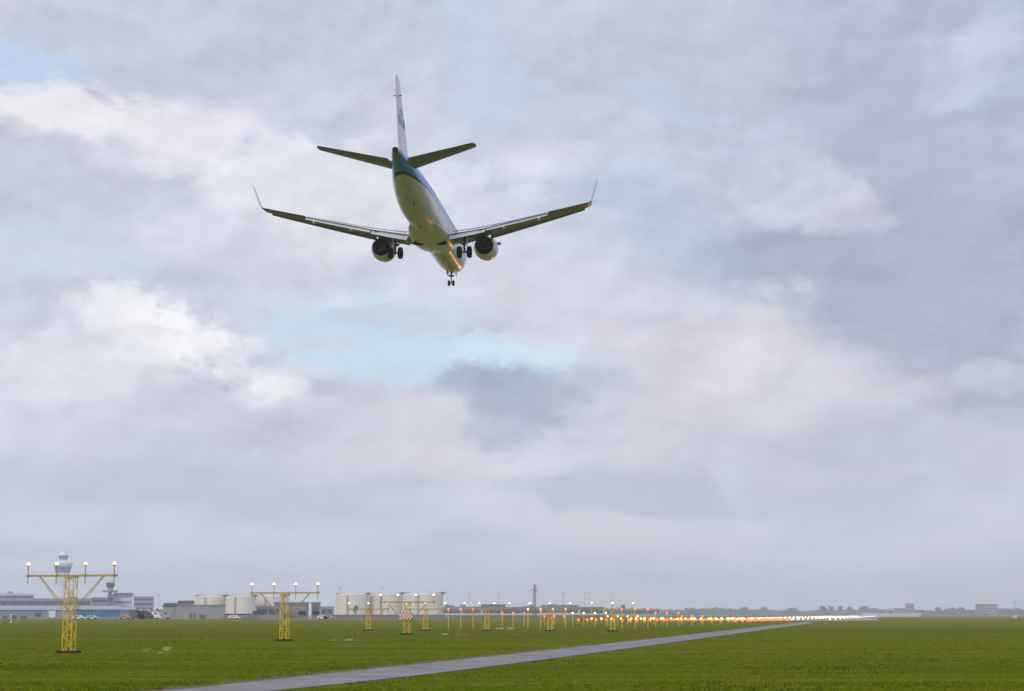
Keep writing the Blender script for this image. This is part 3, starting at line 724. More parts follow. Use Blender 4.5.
vehicle(52, 606, 'truck', M['white'], 'white truck in front of the blue-grey hall, left of the nearest mast', R(105))
vehicle(138, 612, 'van', C_['dark'], 'dark van, left of the pair parked by the cream service building')
vehicle(146, 612, 'van', mat('brown_paint', (.05, .035, .03), .4), 'dark brown van, right one of the pair by the cream service building')
vehicle(153, 613, 'van', M['white'], 'white van right of the two dark vans')
vehicle(161.5, 616, 'truck', C_['mid'], 'grey truck in front of the pale green shed')
vehicle(79, 606, 'car', M['white'], 'white car right of the nearest mast, in front of the blue glass hall')
vehicle(92.5, 607, 'car', mat('silver_paint', (.5, .5, .52), .35, .3), 'silver car in front of the middle of the blue glass hall')
vehicle(125, 606, 'car', mat('pale_red_paint', (.45, .27, .25), .4), 'pale red car in front of the dark grey end hall')
vehicle(234.5, 612, 'car', M['white'], 'white car in front of the low teal sheds')
vehicle(323, 616, 'car', M['white'], 'white car right of the narrow dark shed, left of its pair')
vehicle(329.5, 616, 'car', mat('grey_paint', (.35, .35, .36), .35), 'light grey car right of the narrow dark shed, right of its pair')
vehicle(1016, 520, 'car', mat('pink_red_paint', (.36, .22, .21), .4), 'small pinkish car on the grass at the far right edge', R(66))
s = MB()
for i in range(24): s.box(i*.55 - 6.6, i*.55 - 6.12, -.15, .15, .02, .45)
s.box(-6.6, 6.6, -.05, .05, .25, .38)
tag(s.build('safety_barrier', C_['orange'], None, loc=(at(240, 592), 592, 0)), 'low orange safety barrier at the grass edge below the teal sheds', 'barrier')
fn = MB()
xa, xb = at(318, 640), at(446, 640)
for i in range(41): fn.box(xa + (xb-xa)*i/40 - .05, xa + (xb-xa)*i/40 + .05, -.05, .05, 0, 1.7)
fn.box(xa, xb, .06, .1, .1, 1.6)
tag(fn.build('perimeter_fence', C_['roof'], None, loc=(0, 636, 0)), 'dark perimeter fence along the foot of the large cream tanks', 'fence')
fn = MB(); xa, xb = at(446.5, 760), at(610, 760)
for i in range(51): fn.box(xa + (xb-xa)*i/50 - .05, xa + (xb-xa)*i/50 + .05, -.05, .05, 0, 1.5)
fn.box(xa, xb, .06, .1, .1, 1.4)
tag(fn.build('perimeter_fence', C_['brown'], None, loc=(0, 760, 0)), 'dark brown perimeter fence behind the rows of poles', 'fence')

# ------------------------------------------------------------------ trees
LEAF = mat('winter_foliage', (.050, .050, .034), .95, var=.4, scale=.12); BARK = mat('bark', (.07, .055, .045), .9)
def leaf_mass(s, c, rx, ry, rz_, n, size, r):
    for _ in range(n):
        d = r.normal(0, 1, 3); d /= np.linalg.norm(d); q = d * (r.random() ** .45)
        p = np.array(c) + q * np.array([rx, ry, rz_])
        a = r.normal(0, 1, 3); a /= np.linalg.norm(a); b = np.cross(a, r.normal(0, 1, 3)); b /= np.linalg.norm(b)
        sz = size * (.5 + r.random())
        s.f.append((len(s.v), len(s.v)+1, len(s.v)+2)); s.mi.append(0)
        s.v += [tuple(p + a*sz), tuple(p - a*sz*.6 + b*sz*.8), tuple(p - a*sz*.6 - b*sz*.8)]
def plain(s, name, m, parent=None, loc=None):
    me = bpy.data.meshes.new(name); me.from_pydata([tuple(map(float, p)) for p in s.v], [], s.f); me.materials.append(m)
    o = bpy.data.objects.new(name, me); COL.objects.link(o)
    if parent: o.parent = parent
    if loc: o.location = loc
    return o
r = np.random.default_rng(5)
wood = MB()
px = 596.0
while px < 1075:
    Y = 3300 + 700*r.random(); top = 608.6 + 1.8*r.random() - .9*math.sin(px*.045) - (.8 if 640 < px < 720 else 0)
    H = max(4.0, ht(top, Y)); w = 12 + 12*r.random()
    leaf_mass(wood, (at(px, Y), Y, H*.5), w, 8, H*.52, int(60 + 3*w), 2.4, r)
    leaf_mass(wood, (at(px + 1, Y), Y, 1.6), w*1.2, 6, 2.0, 30, 1.6, r)
    px += 2.6 + 2.4*r.random()
tag(plain(wood, 'distant_wood', LEAF), 'hazy bare wood along the horizon behind the runway', 'wood', kind='stuff')
def tree(px, pyt, wpx, Y, label, sd_):
    rr_ = np.random.default_rng(sd_); H = ht(pyt, Y); w = wpx/2 * Y/FPX
    t = empty('tree', (at(px, Y), Y, 0), 0, label, 'tree', 'trees rising above the far wood' if px > 600 else 'dark trees by the sheds')
    s = MB(); s.tube((0, 0, 0), (0, 0, H*.55), H*.03, H*.015, 7)
    for k in range(6):
        a = k*1.1; s.tube((0, 0, H*(.25 + .05*k)), (math.cos(a)*w*.6, math.sin(a)*w*.6, H*(.55 + .05*k)), H*.012, H*.004, 5)
    s.build('trunk', BARK, t)
    c = MB()
    for k in range(11):
        a = rr_.random()*6.28; q = rr_.random()**.5*w*.62
        leaf_mass(c, (math.cos(a)*q, math.sin(a)*q*.8, H*(.45 + .38*rr_.random())), w*.42, w*.42, H*.17, 24 if 'bare' in label else 70, H*(.03 if 'bare' in label else .055), rr_)
    plain(c, 'crown', LEAF, t)
for i, a in enumerate(((690, 606.6, 14, 3300, 'broad tree on the skyline above the left part of the orange light rows'), (744, 606.4, 10, 3350, 'rounded tree left of the glowing runway streak'), (764, 606.8, 9, 3350, 'smaller rounded tree above the left end of the white runway streak'),
    (792, 607.2, 11, 3400, 'low wide tree above the point where the road meets the taxiway'), (823, 605.0, 10, 3300, 'leftmost of the tall tree clumps above the runway streak'), (831, 605.2, 7, 3300, 'tall narrow tree beside the leftmost tall clump'),
    (841, 605.2, 7, 3300, 'second tall tree clump above the runway streak'), (850, 606.4, 6, 3350, 'small tree between two tall clumps above the runway streak'), (864, 605.2, 13, 3300, 'widest tree clump above the right end of the runway streak'), (875, 607, 6, 3350, 'small tree just right of the widest clump'),
    (938, 606.6, 9, 3400, 'tree between the square tower block and the wide office block, left of three'), (949, 606.8, 12, 3400, 'broad tree midway between the two far blocks on the right'), (960, 606.6, 12, 3400, 'tree left of the wide grey office block'),
    (1008, 608.2, 12, 3400, 'tree right of the wide grey office block'), (1021, 608, 10, 3400, 'last tree at the right edge of the skyline'))): tree(*a, 30 + i)
for i, a in enumerate(((152, 608, 6, 690, 'bare dark tree right of the cream service building'), (157, 608.6, 5, 690, 'small dark tree left of the pale green shed'), (302, 609, 10, 665, 'dark bushy tree at the foot of the tall dark shed'),
    (316, 610, 8, 660, 'dark bush in front of the narrow dark shed'), (355, 603.5, 8, 800, 'bare tree in front of the leftmost large tank'), (255, 610, 5, 650, 'small brown tree right of the low teal sheds'))): tree(*a, 70 + i)

# ------------------------------------------------------------------ the airliner
AP = empty('airliner', (-6.97, 141.29, 34.87), 0, 'blue and white twin-engine airliner with its wheels down, landing', 'airplane')
AP.rotation_mode = 'YXZ'; AP.rotation_euler = (R(0.14), R(0.42), R(-5.72))
def af(a): return 17.0 - a                                # distance aft of the nose -> local y
stn = [(0,-.5,-.5,.02),(.12,-.25,-.78,.28),(.5,.02,-1.02,.56),(1.0,.33,-1.22,.82),(1.8,.78,-1.42,1.08),(2.6,1.22,-1.56,1.28),(3.4,1.50,-1.63,1.41),(4.6,1.65,-1.67,1.49),(6,1.675,-1.675,1.505),
       (10,1.675,-1.675,1.505),(15,1.675,-1.675,1.505),(20,1.675,-1.675,1.505),(24,1.675,-1.66,1.505),(26,1.675,-1.42,1.47),(28,1.67,-.98,1.33),(30,1.66,-.40,1.10),(31.5,1.65,.03,.88),(33.3,1.63,.58,.58),(34.2,1.62,.80,.44)]
S = np.array(stn); aa = np.unique(np.concatenate([S[:, 0], np.linspace(0, 1, 8), np.linspace(1, 34.2, 62)]))
def smooth_interp(x, xp, fp):          # monotone cubic
    h = np.diff(xp); d = np.diff(fp)/h; m = np.zeros(len(xp)); m[0], m[-1] = d[0], d[-1]
    for i in range(1, len(xp)-1):
        m[i] = 0 if d[i-1]*d[i] <= 0 else 3*(h[i-1]+h[i]) / ((2*h[i]+h[i-1])/d[i-1] + (h[i]+2*h[i-1])/d[i])
    i = np.clip(np.searchsorted(xp, x) - 1, 0, len(h)-1); t = (x - xp[i])/h[i]
    return (2*t**3-3*t**2+1)*fp[i] + (t**3-2*t**2+t)*h[i]*m[i] + (-2*t**3+3*t**2)*fp[i+1] + (t**3-t**2)*h[i]*m[i+1]
def fus(a): return [float(smooth_interp(np.array(a), S[:, 0], S[:, k])) for k in (1, 2, 3)]
def ring_at(a, n=36):
    t, b, w = fus(a); c, h = (t+b)/2, (t-b)/2
    return [(w*math.sin(2*math.pi*k/n), af(a), c - h*math.cos(2*math.pi*k/n)) for k in range(n)]
# livery: blue over white with a dark line, swept down round the tail
fm = bpy.data.materials.new('airliner_livery'); fm.use_nodes = True; t_ = fm.node_tree; pb = t_.nodes['Principled BSDF']
pb.inputs['Roughness'].default_value = .22; pb.inputs['Coat Weight'].default_value = .15
tcn = t_.nodes.new('ShaderNodeTexCoord'); sx_ = t_.nodes.new('ShaderNodeSeparateXYZ'); t_.links.new(tcn.outputs['Object'], sx_.inputs[0])
mp = t_.nodes.new('ShaderNodeMapRange'); t_.links.new(sx_.outputs[1], mp.inputs[0])
for i, v in enumerate((af(18), af(34), 0, 1)): mp.inputs[i+1].default_value = v
rp = t_.nodes.new('ShaderNodeValToRGB'); t_.links.new(mp.outputs[0], rp.inputs[0]); e = rp.color_ramp.elements
zc = lambda z: ((z + 3) / 4,) * 3 + (1,)
pts_ = [(18, .22), (24, .22), (28, .26), (30, .32), (32.6, .40), (33.2, -.3)]
e[0].position = 0; e[0].color = zc(.22); e[1].position = 1; e[1].color = zc(-2.4)
for a_, z_ in pts_[1:]:
    q_ = e.new((a_ - 18) / 16); q_.color = zc(z_)
zz = t_.nodes.new('ShaderNodeMath'); zz.operation = 'MULTIPLY_ADD'; t_.links.new(rp.outputs[0], zz.inputs[0]); zz.inputs[1].default_value = 4; zz.inputs[2].default_value = -3
df = t_.nodes.new('ShaderNodeMath'); df.operation = 'SUBTRACT'; t_.links.new(sx_.outputs[2], df.inputs[0]); t_.links.new(zz.outputs[0], df.inputs[1])
md = t_.nodes.new('ShaderNodeMapRange'); t_.links.new(df.outputs[0], md.inputs[0])
for i, v in enumerate((-1, 1, 0, 1)): md.inputs[i+1].default_value = v
cr = t_.nodes.new('ShaderNodeValToRGB'); cr.color_ramp.interpolation = 'CONSTANT'; t_.links.new(md.outputs[0], cr.inputs[0])
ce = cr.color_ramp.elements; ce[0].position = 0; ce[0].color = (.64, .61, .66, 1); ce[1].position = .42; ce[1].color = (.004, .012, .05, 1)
k_ = ce.new(.495); k_.color = (.004, .30, .80, 1)
nz_ = t_.nodes.new('ShaderNodeTexNoise'); nz_.inputs['Scale'].default_value = 1.2; nz_.inputs['Detail'].default_value = 5
mpp = t_.nodes.new('ShaderNodeMapping'); mpp.inputs['Scale'].default_value = (2.5, .35, 2.5); t_.links.new(tcn.outputs['Object'], mpp.inputs[0]); t_.links.new(mpp.outputs[0], nz_.inputs['Vector'])
dr = t_.nodes.new('ShaderNodeMapRange'); t_.links.new(nz_.outputs['Fac'], dr.inputs[0])
for i, v in enumerate((.35, .7, .80, 1.0)): dr.inputs[i+1].default_value = v
mul = t_.nodes.new('ShaderNodeVectorMath'); mul.operation = 'SCALE'; t_.links.new(cr.outputs[0], mul.inputs[0]); t_.links.new(dr.outputs[0], mul.inputs['Scale'])
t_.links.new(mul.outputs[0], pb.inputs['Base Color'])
wing_m = mat('wing_grey_paint', (.165, .156, .172), .4, 0.0, var=.08, scale=.8); flap_m = mat('flap_pale_grey_paint', (.42, .425, .43), .4, var=.06, scale=1.0)
bare = mat('bare_metal', (.27, .24, .20), .35, .8, var=.15, scale=2); dkm = mat('engine_dark_metal', (.035, .032, .03), .45, .5); hot = mat('burnt_exhaust_metal', (.06, .048, .042), .4, .8)
whp = mat('aircraft_white_paint', (.68, .66, .70), .25, var=.05, scale=1.0); steel = mat('gear_steel', (.07, .07, .075), .4, .5); klb = mat('tail_emblem_blue', (.01, .17, .46), .4)
gmet = mat('nacelle_lip_metal', (.5, .5, .52), .25, .9)
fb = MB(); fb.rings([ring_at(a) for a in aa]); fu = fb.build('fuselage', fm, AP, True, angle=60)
tail = MB(); n = 36
def tring(a, t, b, w): c, h = (t+b)/2, (t-b)/2; return [(w*math.sin(2*math.pi*k/n), af(a), c - h*math.cos(2*math.pi*k/n)) for k in range(n)]
tail.rings([tring(34.2, 1.622, .798, .442), tring(35.0, 1.58, 1.0, .30), tring(35.25, 1.55, 1.06, .25)])
tl = tail.build('tail_cone', bare, AP, True, angle=60)
MB().lathe((0, af(35.24), 1.305), (0, -1, 0), [(0, .235), (.05, .23), (.06, .22)], 18).build('exhaust_port', M['rubber'], tl)
# belly fairing
bfm = MB(); rs = []
for k in range(25):
    a = 11.2 + 10.0*k/24; f = (math.sin(math.pi*k/24) ** .55 if k < 12 else math.sin(math.pi*k/24) ** .9) if 0 < k < 24 else 0
    w, dz = 1.15 + .67*f, .26 + .76*f
    rs.append([(w*math.sin(2*math.pi*j/32), af(a), -1.22 - (-.25 + dz*1.0)*math.cos(2*math.pi*j/32)*1.1 if math.cos(2*math.pi*j/32) > 0 else -1.22 - .25*math.cos(2*math.pi*j/32)) for j in range(32)])
bfm.rings(rs); bl = bfm.build('belly_fairing', whp, AP, True, angle=50)
for sg in (-1, 1):
    w_ = MB(); w_.prism([(sg*.45, af(16.7)), (sg*1.30, af(16.7)), (sg*1.45, af(17.3)), (sg*.45, af(17.3))], 'z', -1.985, -1.80)  # dark patches under the fairing, painting in the shaded slits at the wheel wells
    wr = w_.build('wheel_well_shade', M['rubber'], bl)
# cabin windows and doors
wnm = mat('cabin_window_glass', (.015, .017, .02), .15)
def skin(z, a):
    t, b, w = fus(a); c, h = (t+b)/2, (t-b)/2; return w*math.sqrt(max(0, 1 - ((z-c)/h)**2))
pw = None
for sg in (-1, 1):
    for k in range(26):
        a = 6.2 + k*.79
        s = MB(); s.lathe((0, 0, 0), (1, 0, 0), [(-.02, .14), (.012, .13)], 10) if pw is None else None
        if pw is None: pw = s.build('cabin_window', wnm, AP); o = pw; o.scale = (1, .8, 1.15)
        else: o = pw.copy(); COL.objects.link(o)
        o.location = (sg*(skin(.62, a) + .004), af(a), .62); o.rotation_euler = (0, sg*R(-22)*0, 0)
for sg in (-1, 1):
    for a in (5.0, 27.3):
        s = MB()
        for (z0_, z1_, a0_, a1_) in ((-.5, 1.2, a - .42, a - .38), (-.5, 1.2, a + .38, a + .42)):
            s.quad(*[(sg*(skin(z, x) + .006), af(x), z) for x, z in ((a0_, z0_), (a1_, z0_), (a1_, z1_), (a0_, z1_))])
        s.build('cabin_door', dkm, AP)
wsd = MB()
for x0, x1 in ((-.95, -.50), (-.46, -.02), (.02, .46), (.50, .95)):
    def ws(x, a): 
        t, b, w = fus(a); c, h = (t+b)/2, (t-b)/2; return (x, af(a), c + h*math.sqrt(max(0.02, 1 - (x/w)**2)) + .01)
    wsd.quad(ws(x0, 1.75 + abs(x0)*.45), ws(x1, 1.75 + abs(x1)*.45), ws(x1, 2.45 + abs(x1)*.25), ws(x0, 2.45 + abs(x0)*.25))
wsd.build('windscreen', wnm, AP)
for a, z_, h_ in ((9.5, 1.66, .32), (21.0, 1.66, .28)):
    s = MB(); s.prism([(af(a), z_), (af(a + .5), z_), (af(a + .55), z_ + h_), (af(a + .25), z_ + h_)], 'x', -.025, .025); s.build('antenna', whp, AP)
for a, z_, x_ in ((22.5, -1.66, 0), (9.0, -1.66, 0), (27.8, -.98, .35)):
    s = MB(); s.prism([(af(a), z_ + .05), (af(a + .35), z_ + .05), (af(a + .4), z_ - .28), (af(a + .2), z_ - .28)], 'x', x_ - .025, x_ + .025); s.build('antenna', dkm, AP)

# aerofoil surfaces
def foil(n=12):
    u = [(1 - math.cos(math.pi*k/n))/2 for k in range(n+1)]
    th = lambda x: 5*(.2969*math.sqrt(x) - .126*x - .3516*x*x + .2843*x**3 - .1030*x**4)
    return u, th
def sect(LEa, chord, thick, y, z, c0=0.0, c1=1.0, tw=0.0, n=12, vertical=False):
    u, th = foil(n); xs_ = [c0 + (c1-c0)*k for k in u]
    P = [(x, th(x)*thick*chord) for x in xs_] + [(x, -th(x)*thick*chord*.8) for x in reversed(xs_)]
    out = []
    for x, d in P:
        a = LEa + x*chord; h = d - math.tan(tw)*(x - .3)*chord
        out.append((d, af(a), z) if vertical else (y, af(a), z + h))
    return out
def wing_plan(y):
    y = abs(y)
    LE = 13.4 + (y - 1.3)*.468
    TE = 18.75 + .02*(y - 1.3) if y < 4.7 else 18.82 + (y - 4.7)*(20.95 - 18.82)/(13.75 - 4.7)
    z = -1.30 + (y - 1.3)*.128 + .0016*(y-1.3)**2
    th = np.interp(y, [1.3, 4.7, 13.75], [.15, .125, .105])
    return LE, TE - LE, z, float(th)
for sg in (-1, 1):
    W = MB(); rs = []
    FL0, FL1, FEND = 1.75, 10.3, .74
    for y in (1.2, 2.5, 4.0, 4.7, 6.5, 8.5, 10.3):
        LE, c, z, th = wing_plan(y); rs.append(sect(LE, c, th*.9, sg*y, z, 0, FEND, R(3.2 if y < 5 else 2.0)))
    W.rings(rs); rs = []
    for y in (10.32, 11.5, 12.6, 13.68):
        LE, c, z, th = wing_plan(y); rs.append(sect(LE, c, th, sg*y, z, 0, 1, R(0.5)))
    W.rings(rs); wo_ = W.build('wing', wing_m, AP, True, angle=40)
    # winglet
    wl = MB(); rs = []
    for k in range(9):
        f = k/8; ang = R(8 + 60*min(1, f*2.6))
        y = 13.68 + (.30*math.sin(min(1, f*2.6)*math.pi/2) + max(0, f - .38)*.85)
        zz_ = wing_plan(13.68)[2] + (.26*(1 - math.cos(min(1, f*2.6)*math.pi/2)) + max(0, f - .38)*2.6)
        LE = wing_plan(13.68)[0] + f*1.75; c = wing_plan(13.68)[1]*(1 - f*.66)
        u_, th_ = foil(10); tt = .055*c*(1 - .3*f)
        P = [(x, th_(x)*tt) for x in u_] + [(x, -th_(x)*tt) for x in reversed(u_)]
        rs.append([(sg*(y - d*math.sin(ang)), af(LE + x*c), zz_ + d*math.cos(ang)) for x, d in P])
    wl.rings(rs); wl.build('winglet', whp, wo_, True, angle=40)
    # flaps, run out and drooped
    for (ya, yb, dfl) in ((1.8, 4.85, 27), (4.95, 10.25, 22)):
        F = MB(); rs = []
        for y in np.linspace(ya, yb, 5):
            LE, c, z, th = wing_plan(y); cf = c*.25 if y < 4.9 else c*.24
            u_, th_ = foil(10); d0 = R(dfl)
            P = [(x*cf, th_(x)*.13*cf) for x in u_] + [(x*cf, -th_(x)*.11*cf) for x in reversed(u_)]
            ox, oz = LE + c*.755, z - .045*c*.5 - .02
            rs.append([(sg*y, af(ox + x*math.cos(d0) + d*math.sin(d0)), oz - x*math.sin(d0) + d*math.cos(d0)) for x, d in P])
        F.rings(rs); F.build('flap', flap_m, wo_, True, angle=40)
    # upper trailing edge spoiler panel
    SP = MB(); rs = []
    for y in np.linspace(2.0, 10.2, 6):
        LE, c, z, th = wing_plan(y)
        rs.append([(sg*y, af(LE + c*x), z + h) for x, h in ((.62, .070*c*th/.12 - .004), (.80, .030*c), (.80, .022*c), (.62, .055*c*th/.12 - .01))])
    SP.rings(rs); SP.build('spoiler', wing_m, wo_)
    # slat
    for (ya, yb) in ((2.3, 4.1), (5.0, 13.35)):
        SL = MB(); rs = []
        for y in np.linspace(ya, yb, 5):
            LE, c, z, th = wing_plan(y); cs = .15*c; d0 = R(24 if ya > 4.5 else 14); u_, th_ = foil(8)
            P = [(x*cs, th_(min(1, x*.7))*.22*cs + .01) for x in u_] + [(x*cs, -th_(x*.9)*.12*cs - .005) for x in reversed(u_)]
            ox, oz = LE - .085*c, z - (.075 if ya > 4.5 else .02)*c
            rs.append([(sg*y, af(ox + x*math.cos(d0) - d*math.sin(d0)), oz + x*math.sin(d0) + d*math.cos(d0)) for x, d in P])
        SL.rings(rs); SL.build('slat', wing_m, wo_, True, angle=40)
    # flap track fairings
    for y, ln in ((6.5, 2.3), (9.55, 1.9), (3.6, 2.2)):
        LE, c, z, th = wing_plan(y); fr = MB(); rs = []
        for k in range(9):
            f = k/8; rr2 = .15*math.sin(math.pi*min(.97, f*.9 + .06)) ** .6 + .01
            a = LE + c*.60 + ln*f*.62; zz_ = z - .20 - .42*max(0, f - .35)*ln*.55
            rs.append([(sg*y + rr2*.75*math.cos(2*math.pi*j/10), af(a), zz_ + rr2*1.25*math.sin(2*math.pi*j/10)) for j in range(10)])
        fr.rings(rs); fr.build('flap_track_fairing', flap_m, wo_, True, angle=50)
    # engine
    ey, ez = 4.50, -1.86
    E_ = MB(); ring = lambda a, r_: [(sg*ey + r_*math.sin(2*math.pi*k/36), af(a), ez + (15.66 - a)*.045 - r_*math.cos(2*math.pi*k/36)) for k in range(36)]
    E_.rings([ring(a, r_) for a, r_ in ((13.15, .72), (12.98, .70), (12.88, .75), (12.90, .81), (13.1, .90), (13.6, 1.00), (14.2, 1.045), (14.8, 1.02), (15.3, .91), (15.65, .79), (15.66, .76), (15.2, .77), (14.4, .78))], False, False)
    en = E_.build('engine', whp, AP, True, angle=40)
    MB().rings([ring(a, r_) for a, r_ in ((14.41, .775), (14.4, .30))], False, False).build('fan_duct', wing_m, en)
    MB().rings([ring(a, r_) for a, r_ in ((15.1, .755), (15.67, .742), (15.67, .765), (15.72, .745), (15.70, .70), (15.0, .70))], False, False).build('nozzle_ring', dkm, en, True)
    MB().rings([ring(a, r_) for a, r_ in ((14.4, .56), (15.2, .55), (16.0, .46), (16.45, .40), (16.44, .36), (15.9, .38))], False, False).build('core_nozzle', hot, en, True)
    MB().lathe((sg*ey, af(15.9), ez), (0, -1, 0), [(-.02, .379), (.0, .30), (.5, .2), (.95, .05), (1.0, .01)], 20).build('exhaust_cone', hot, en, True)
    MB().rings([ring(a, r_) for a, r_ in ((13.16, .71), (13.17, .25), (12.9, .02))], False, True).build('fan', dkm, en)
    MB().rings([ring(a, r_) for a, r_ in ((13.0, .706), (12.87, .75), (12.86, .78), (12.93, .845))], False, False).build('intake_lip', gmet, en, True)
    py_ = MB(); py_.prism([(af(13.4), ez + 1.0), (af(14.4), ez + 1.0), (af(15.4), ez + .62), (af(17.0), -1.02), (af(18.3), -1.05), (af(16.5), -.72), (af(14.6), -.62), (af(13.2), -.80)], 'x', sg*ey - .17, sg*ey + .17)
    py_.build('pylon', wing_m, en)
    s = MB(); s.prism([(af(13.3), ez + .55), (af(14.2), ez + .50), (af(14.2), ez + .62), (af(13.6), ez + .62)], 'x', sg*ey + .85, sg*ey + 1.22); s.build('strake', wing_m, en)
    # main landing gear
    gx, ga, gzz = 2.97, 17.2, -2.74
    G = MB(); G.tube((sg*gx, af(ga), -1.15), (sg*gx, af(ga), -2.15), .12, n=10); G.tube((sg*gx, af(ga), -2.1), (sg*gx, af(ga), gzz), .075, n=10)
    G.tube((sg*(gx - .43), af(ga), gzz), (sg*(gx + .43), af(ga), gzz), .075, n=8)
    G.tube((sg*gx, af(ga + .1), -2.05), (sg*gx, af(ga + .42), -2.35), .04, n=6); G.tube((sg*gx, af(ga + .42), -2.35), (sg*gx, af(ga + .08), -2.7), .04, n=6)
    lg = G.build('main_landing_gear', steel, AP, True)
    b_ = MB(); b_.tube((sg*gx, af(ga), -2.15), (sg*1.75, af(ga - .1), -1.35), .055, n=6); b_.tube((sg*gx, af(ga), -1.75), (sg*2.1, af(ga - .1), -1.45), .04, n=6); b_.build('side_brace', steel, lg)
    d_ = MB(); d_.prism([(af(ga - .45), -1.2), (af(ga + .40), -1.2), (af(ga + .30), -2.25), (af(ga - .30), -2.25)], 'x', sg*(gx + .22) - .02, sg*(gx + .22) + .02); d_.build('gear_door', whp, lg)
    d_ = MB(); d_.prism([(sg*(gx + .25), -1.15), (sg*(gx + .95), -1.05), (sg*(gx + .85), -1.45), (sg*(gx + .35), -1.55)], 'y', af(ga + .3) - .03, af(ga + .3) + .03); d_.build('gear_door', wing_m, lg)
    for q_ in (-.43, .43):
        w_ = MB(); w_.lathe((sg*gx + q_, af(ga), gzz), (1, 0, 0), [(-.19, .28), (-.195, .40), (-.15, .48), (-.06, .505), (.06, .505), (.15, .48), (.195, .40), (.19, .28)], 26)
        wh = w_.build('wheel', M['rubber'], lg, True)
        MB().lathe((sg*gx + q_, af(ga), gzz), (1, 0, 0), [(-.15, .1), (-.155, .275), (.155, .275), (.15, .1)], 18).build('hub', steel, wh)
    # tailplane
    T = MB(); rs = []
    def tp(y): f = (y - .3)/(6.0 - .3); return 30.7 + f*3.45, 3.45 - f*2.1, 0.88 + f*.84
    for y in (.25, 2.0, 4.0, 5.9, 6.04):
        LE, c, z = tp(y); 
        if y > 6: LE += .15; c -= .2
        rs.append(sect(LE, c, .10, sg*y, z, 0, .68))
    T.rings(rs); ts = T.build('tailplane', wing_m, AP, True, angle=40)
    T = MB(); rs = []
    for y in (.75, 3.0, 5.9):
        LE, c, z = tp(y); rs.append(sect(LE, c, .10, sg*y, z, .69, 1.0))
    T.rings(rs); T.build('elevator', wing_m, ts, True, angle=40)
# fin
def fin(z):
    f = (z - 1.4)/(7.0 - 1.4); LE = 29.3 + f*4.75; TE = 33.75 + f*2.2; return LE, TE - LE
Fn = MB(); Fn.rings([sect(fin(z)[0], fin(z)[1], .11, 0, z, 0, .70, vertical=True) for z in (1.35, 3, 5, 6.95)] + [sect(fin(7.1)[0] + .25, fin(7.1)[1] - .3, .08, 0, 7.12, 0, .7, vertical=True)])
fn_ = Fn.build('fin', whp, AP, True, angle=40)
Fn = MB(); Fn.rings([sect(fin(z)[0], fin(z)[1], .11, 0, z, .705, 1, vertical=True) for z in (1.75, 3, 5, 6.8)]); Fn.build('rudder', whp, fn_, True, angle=40)
df_ = MB(); df_.prism([(af(25.0), 1.60), (af(30.5), 1.55), (af(30.6), 2.45), (af(29.0), 1.95)], 'x', -.07, .07); df_.build('dorsal_fillet', mat('dorsal_blue_paint', (.012, .30, .66), .25), fn_)
LE, c = fin(5.78); s = MB()
for sg in (-1, 1): s.tube((sg*.05, af(LE + c*.55), 5.78), (sg*.32, af(LE + c*.62), 5.78), .045, .03, 6)
s.build('antenna', dkm, fn_)
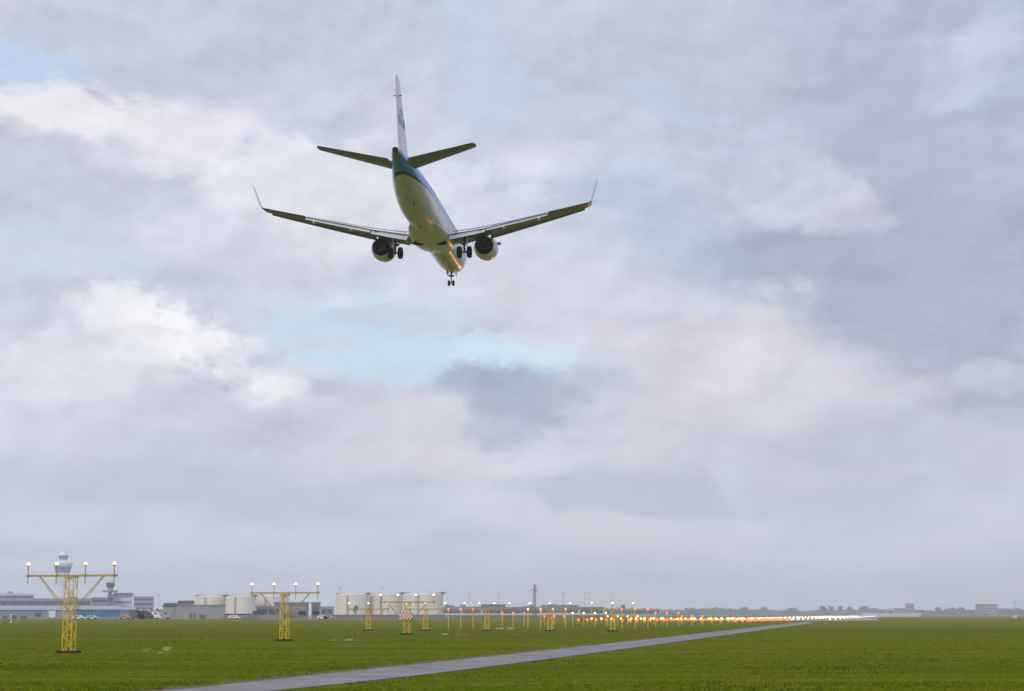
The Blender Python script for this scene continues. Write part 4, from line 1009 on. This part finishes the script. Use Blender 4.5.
# tail emblem: three letters under a small crown, both sides
def emblem():
    cu = bpy.data.curves.new('emblem_curve', 'FONT'); cu.body = 'KLM'; cu.size = 1.0; cu.space_character = .95; cu.offset = .012
    to = bpy.data.objects.new('emblem_tmp', cu); COL.objects.link(to); bpy.context.view_layer.update()
    me_ = bpy.data.meshes.new_from_object(to.evaluated_get(bpy.context.evaluated_depsgraph_get())); COL.objects.unlink(to); bpy.data.objects.remove(to)
    vs_ = [(v.co.x, v.co.y) for v in me_.vertices]; fs = [tuple(p.vertices) for p in me_.polygons]
    x0, x1 = min(v[0] for v in vs_), max(v[0] for v in vs_); y1 = max(v[1] for v in vs_)
    vs_ = [((x - x0)/(x1 - x0), y/y1) for x, y in vs_]
    # crown: bar, four discs, cross
    def add(poly): b = len(vs_); vs_.extend(poly); fs.append(tuple(range(b, b + len(poly))))
    add([(.28, 1.18), (.72, 1.18), (.72, 1.27), (.28, 1.27)])
    for k in range(4):
        cx, cy = .27 + .153*k, 1.42 + (.05 if k in (1, 2) else 0); add([(cx + .062*math.cos(t), cy + .10*math.sin(t)) for t in np.linspace(0, 2*math.pi, 13)[:-1]])
    add([(.48, 1.60), (.52, 1.60), (.52, 1.82), (.48, 1.82)]); add([(.42, 1.68), (.58, 1.68), (.58, 1.74), (.42, 1.74)])
    for sg in (-1, 1):
        P = []
        for u_, v_ in vs_:
            z_ = 3.7 + v_*.72; a_c = 33.0 + (z_ - 3.7)*.62
            a = a_c - sg*(u_ - .5)*2.1
            LE, c = fin(z_); x = min(.98, max(.02, (a - LE)/c)); _, th = foil(); d = th(x)*.11*c
            P.append((sg*(d*(1 if sg > 0 else .8) + .014), af(a), z_))
        m = MB(); m.v = P; m.f = [f for f in fs]; m.mi = [0]*len(fs)
        m.build('emblem', klb, fn_)
emblem()
# nose gear
G = MB(); G.tube((0, af(3.7), -1.5), (0, af(3.7), -2.2), .085, n=10); G.tube((0, af(3.7), -2.2), (0, af(3.7), -2.78), .05, n=8); G.tube((-.22, af(3.7), -2.78), (.22, af(3.7), -2.78), .045, n=8)
G.tube((0, af(3.7), -2.1), (0, af(2.9), -1.55), .04, n=6)
ng = G.build('nose_landing_gear', steel, AP, True)
s = MB(); s.box(-.24, .24, af(3.6), af(3.45), -2.12, -1.98); s.build('taxi_light', dkm, ng)
for sg in (-1, 1):
    w_ = MB(); w_.lathe((sg*.20, af(3.7), -2.78), (1, 0, 0), [(-.09, .15), (-.095, .22), (-.05, .275), (.05, .275), (.095, .22), (.09, .15)], 22); wh = w_.build('wheel', M['rubber'], ng, True)
    MB().lathe((sg*.20, af(3.7), -2.78), (1, 0, 0), [(-.085, .05), (-.09, .145), (.09, .145), (.085, .05)], 14).build('hub', steel, wh)
    d_ = MB(); d_.prism([(af(2.5), -1.50), (af(4.2), -1.56), (af(4.1), -1.98), (af(2.6), -1.92)], 'x', sg*.40 - .015, sg*.40 + .015); d_.build('gear_door', whp, ng)

# ------------------------------------------------------------------ haze
hz = MB(); hz.box(-5200, 5200, -1100, 5800, -1.6, 125)
hm = bpy.data.materials.new('haze_air'); hm.use_nodes = True; t_ = hm.node_tree; t_.nodes.clear()
pv = t_.nodes.new('ShaderNodeVolumePrincipled'); pv.inputs['Color'].default_value = (.80, .84, .92, 1); pv.inputs['Density'].default_value = 0.00024; pv.inputs['Anisotropy'].default_value = .2
o_ = t_.nodes.new('ShaderNodeOutputMaterial'); t_.links.new(pv.outputs[0], o_.inputs['Volume'])
tag(hz.build('haze', hm), kind='stuff')
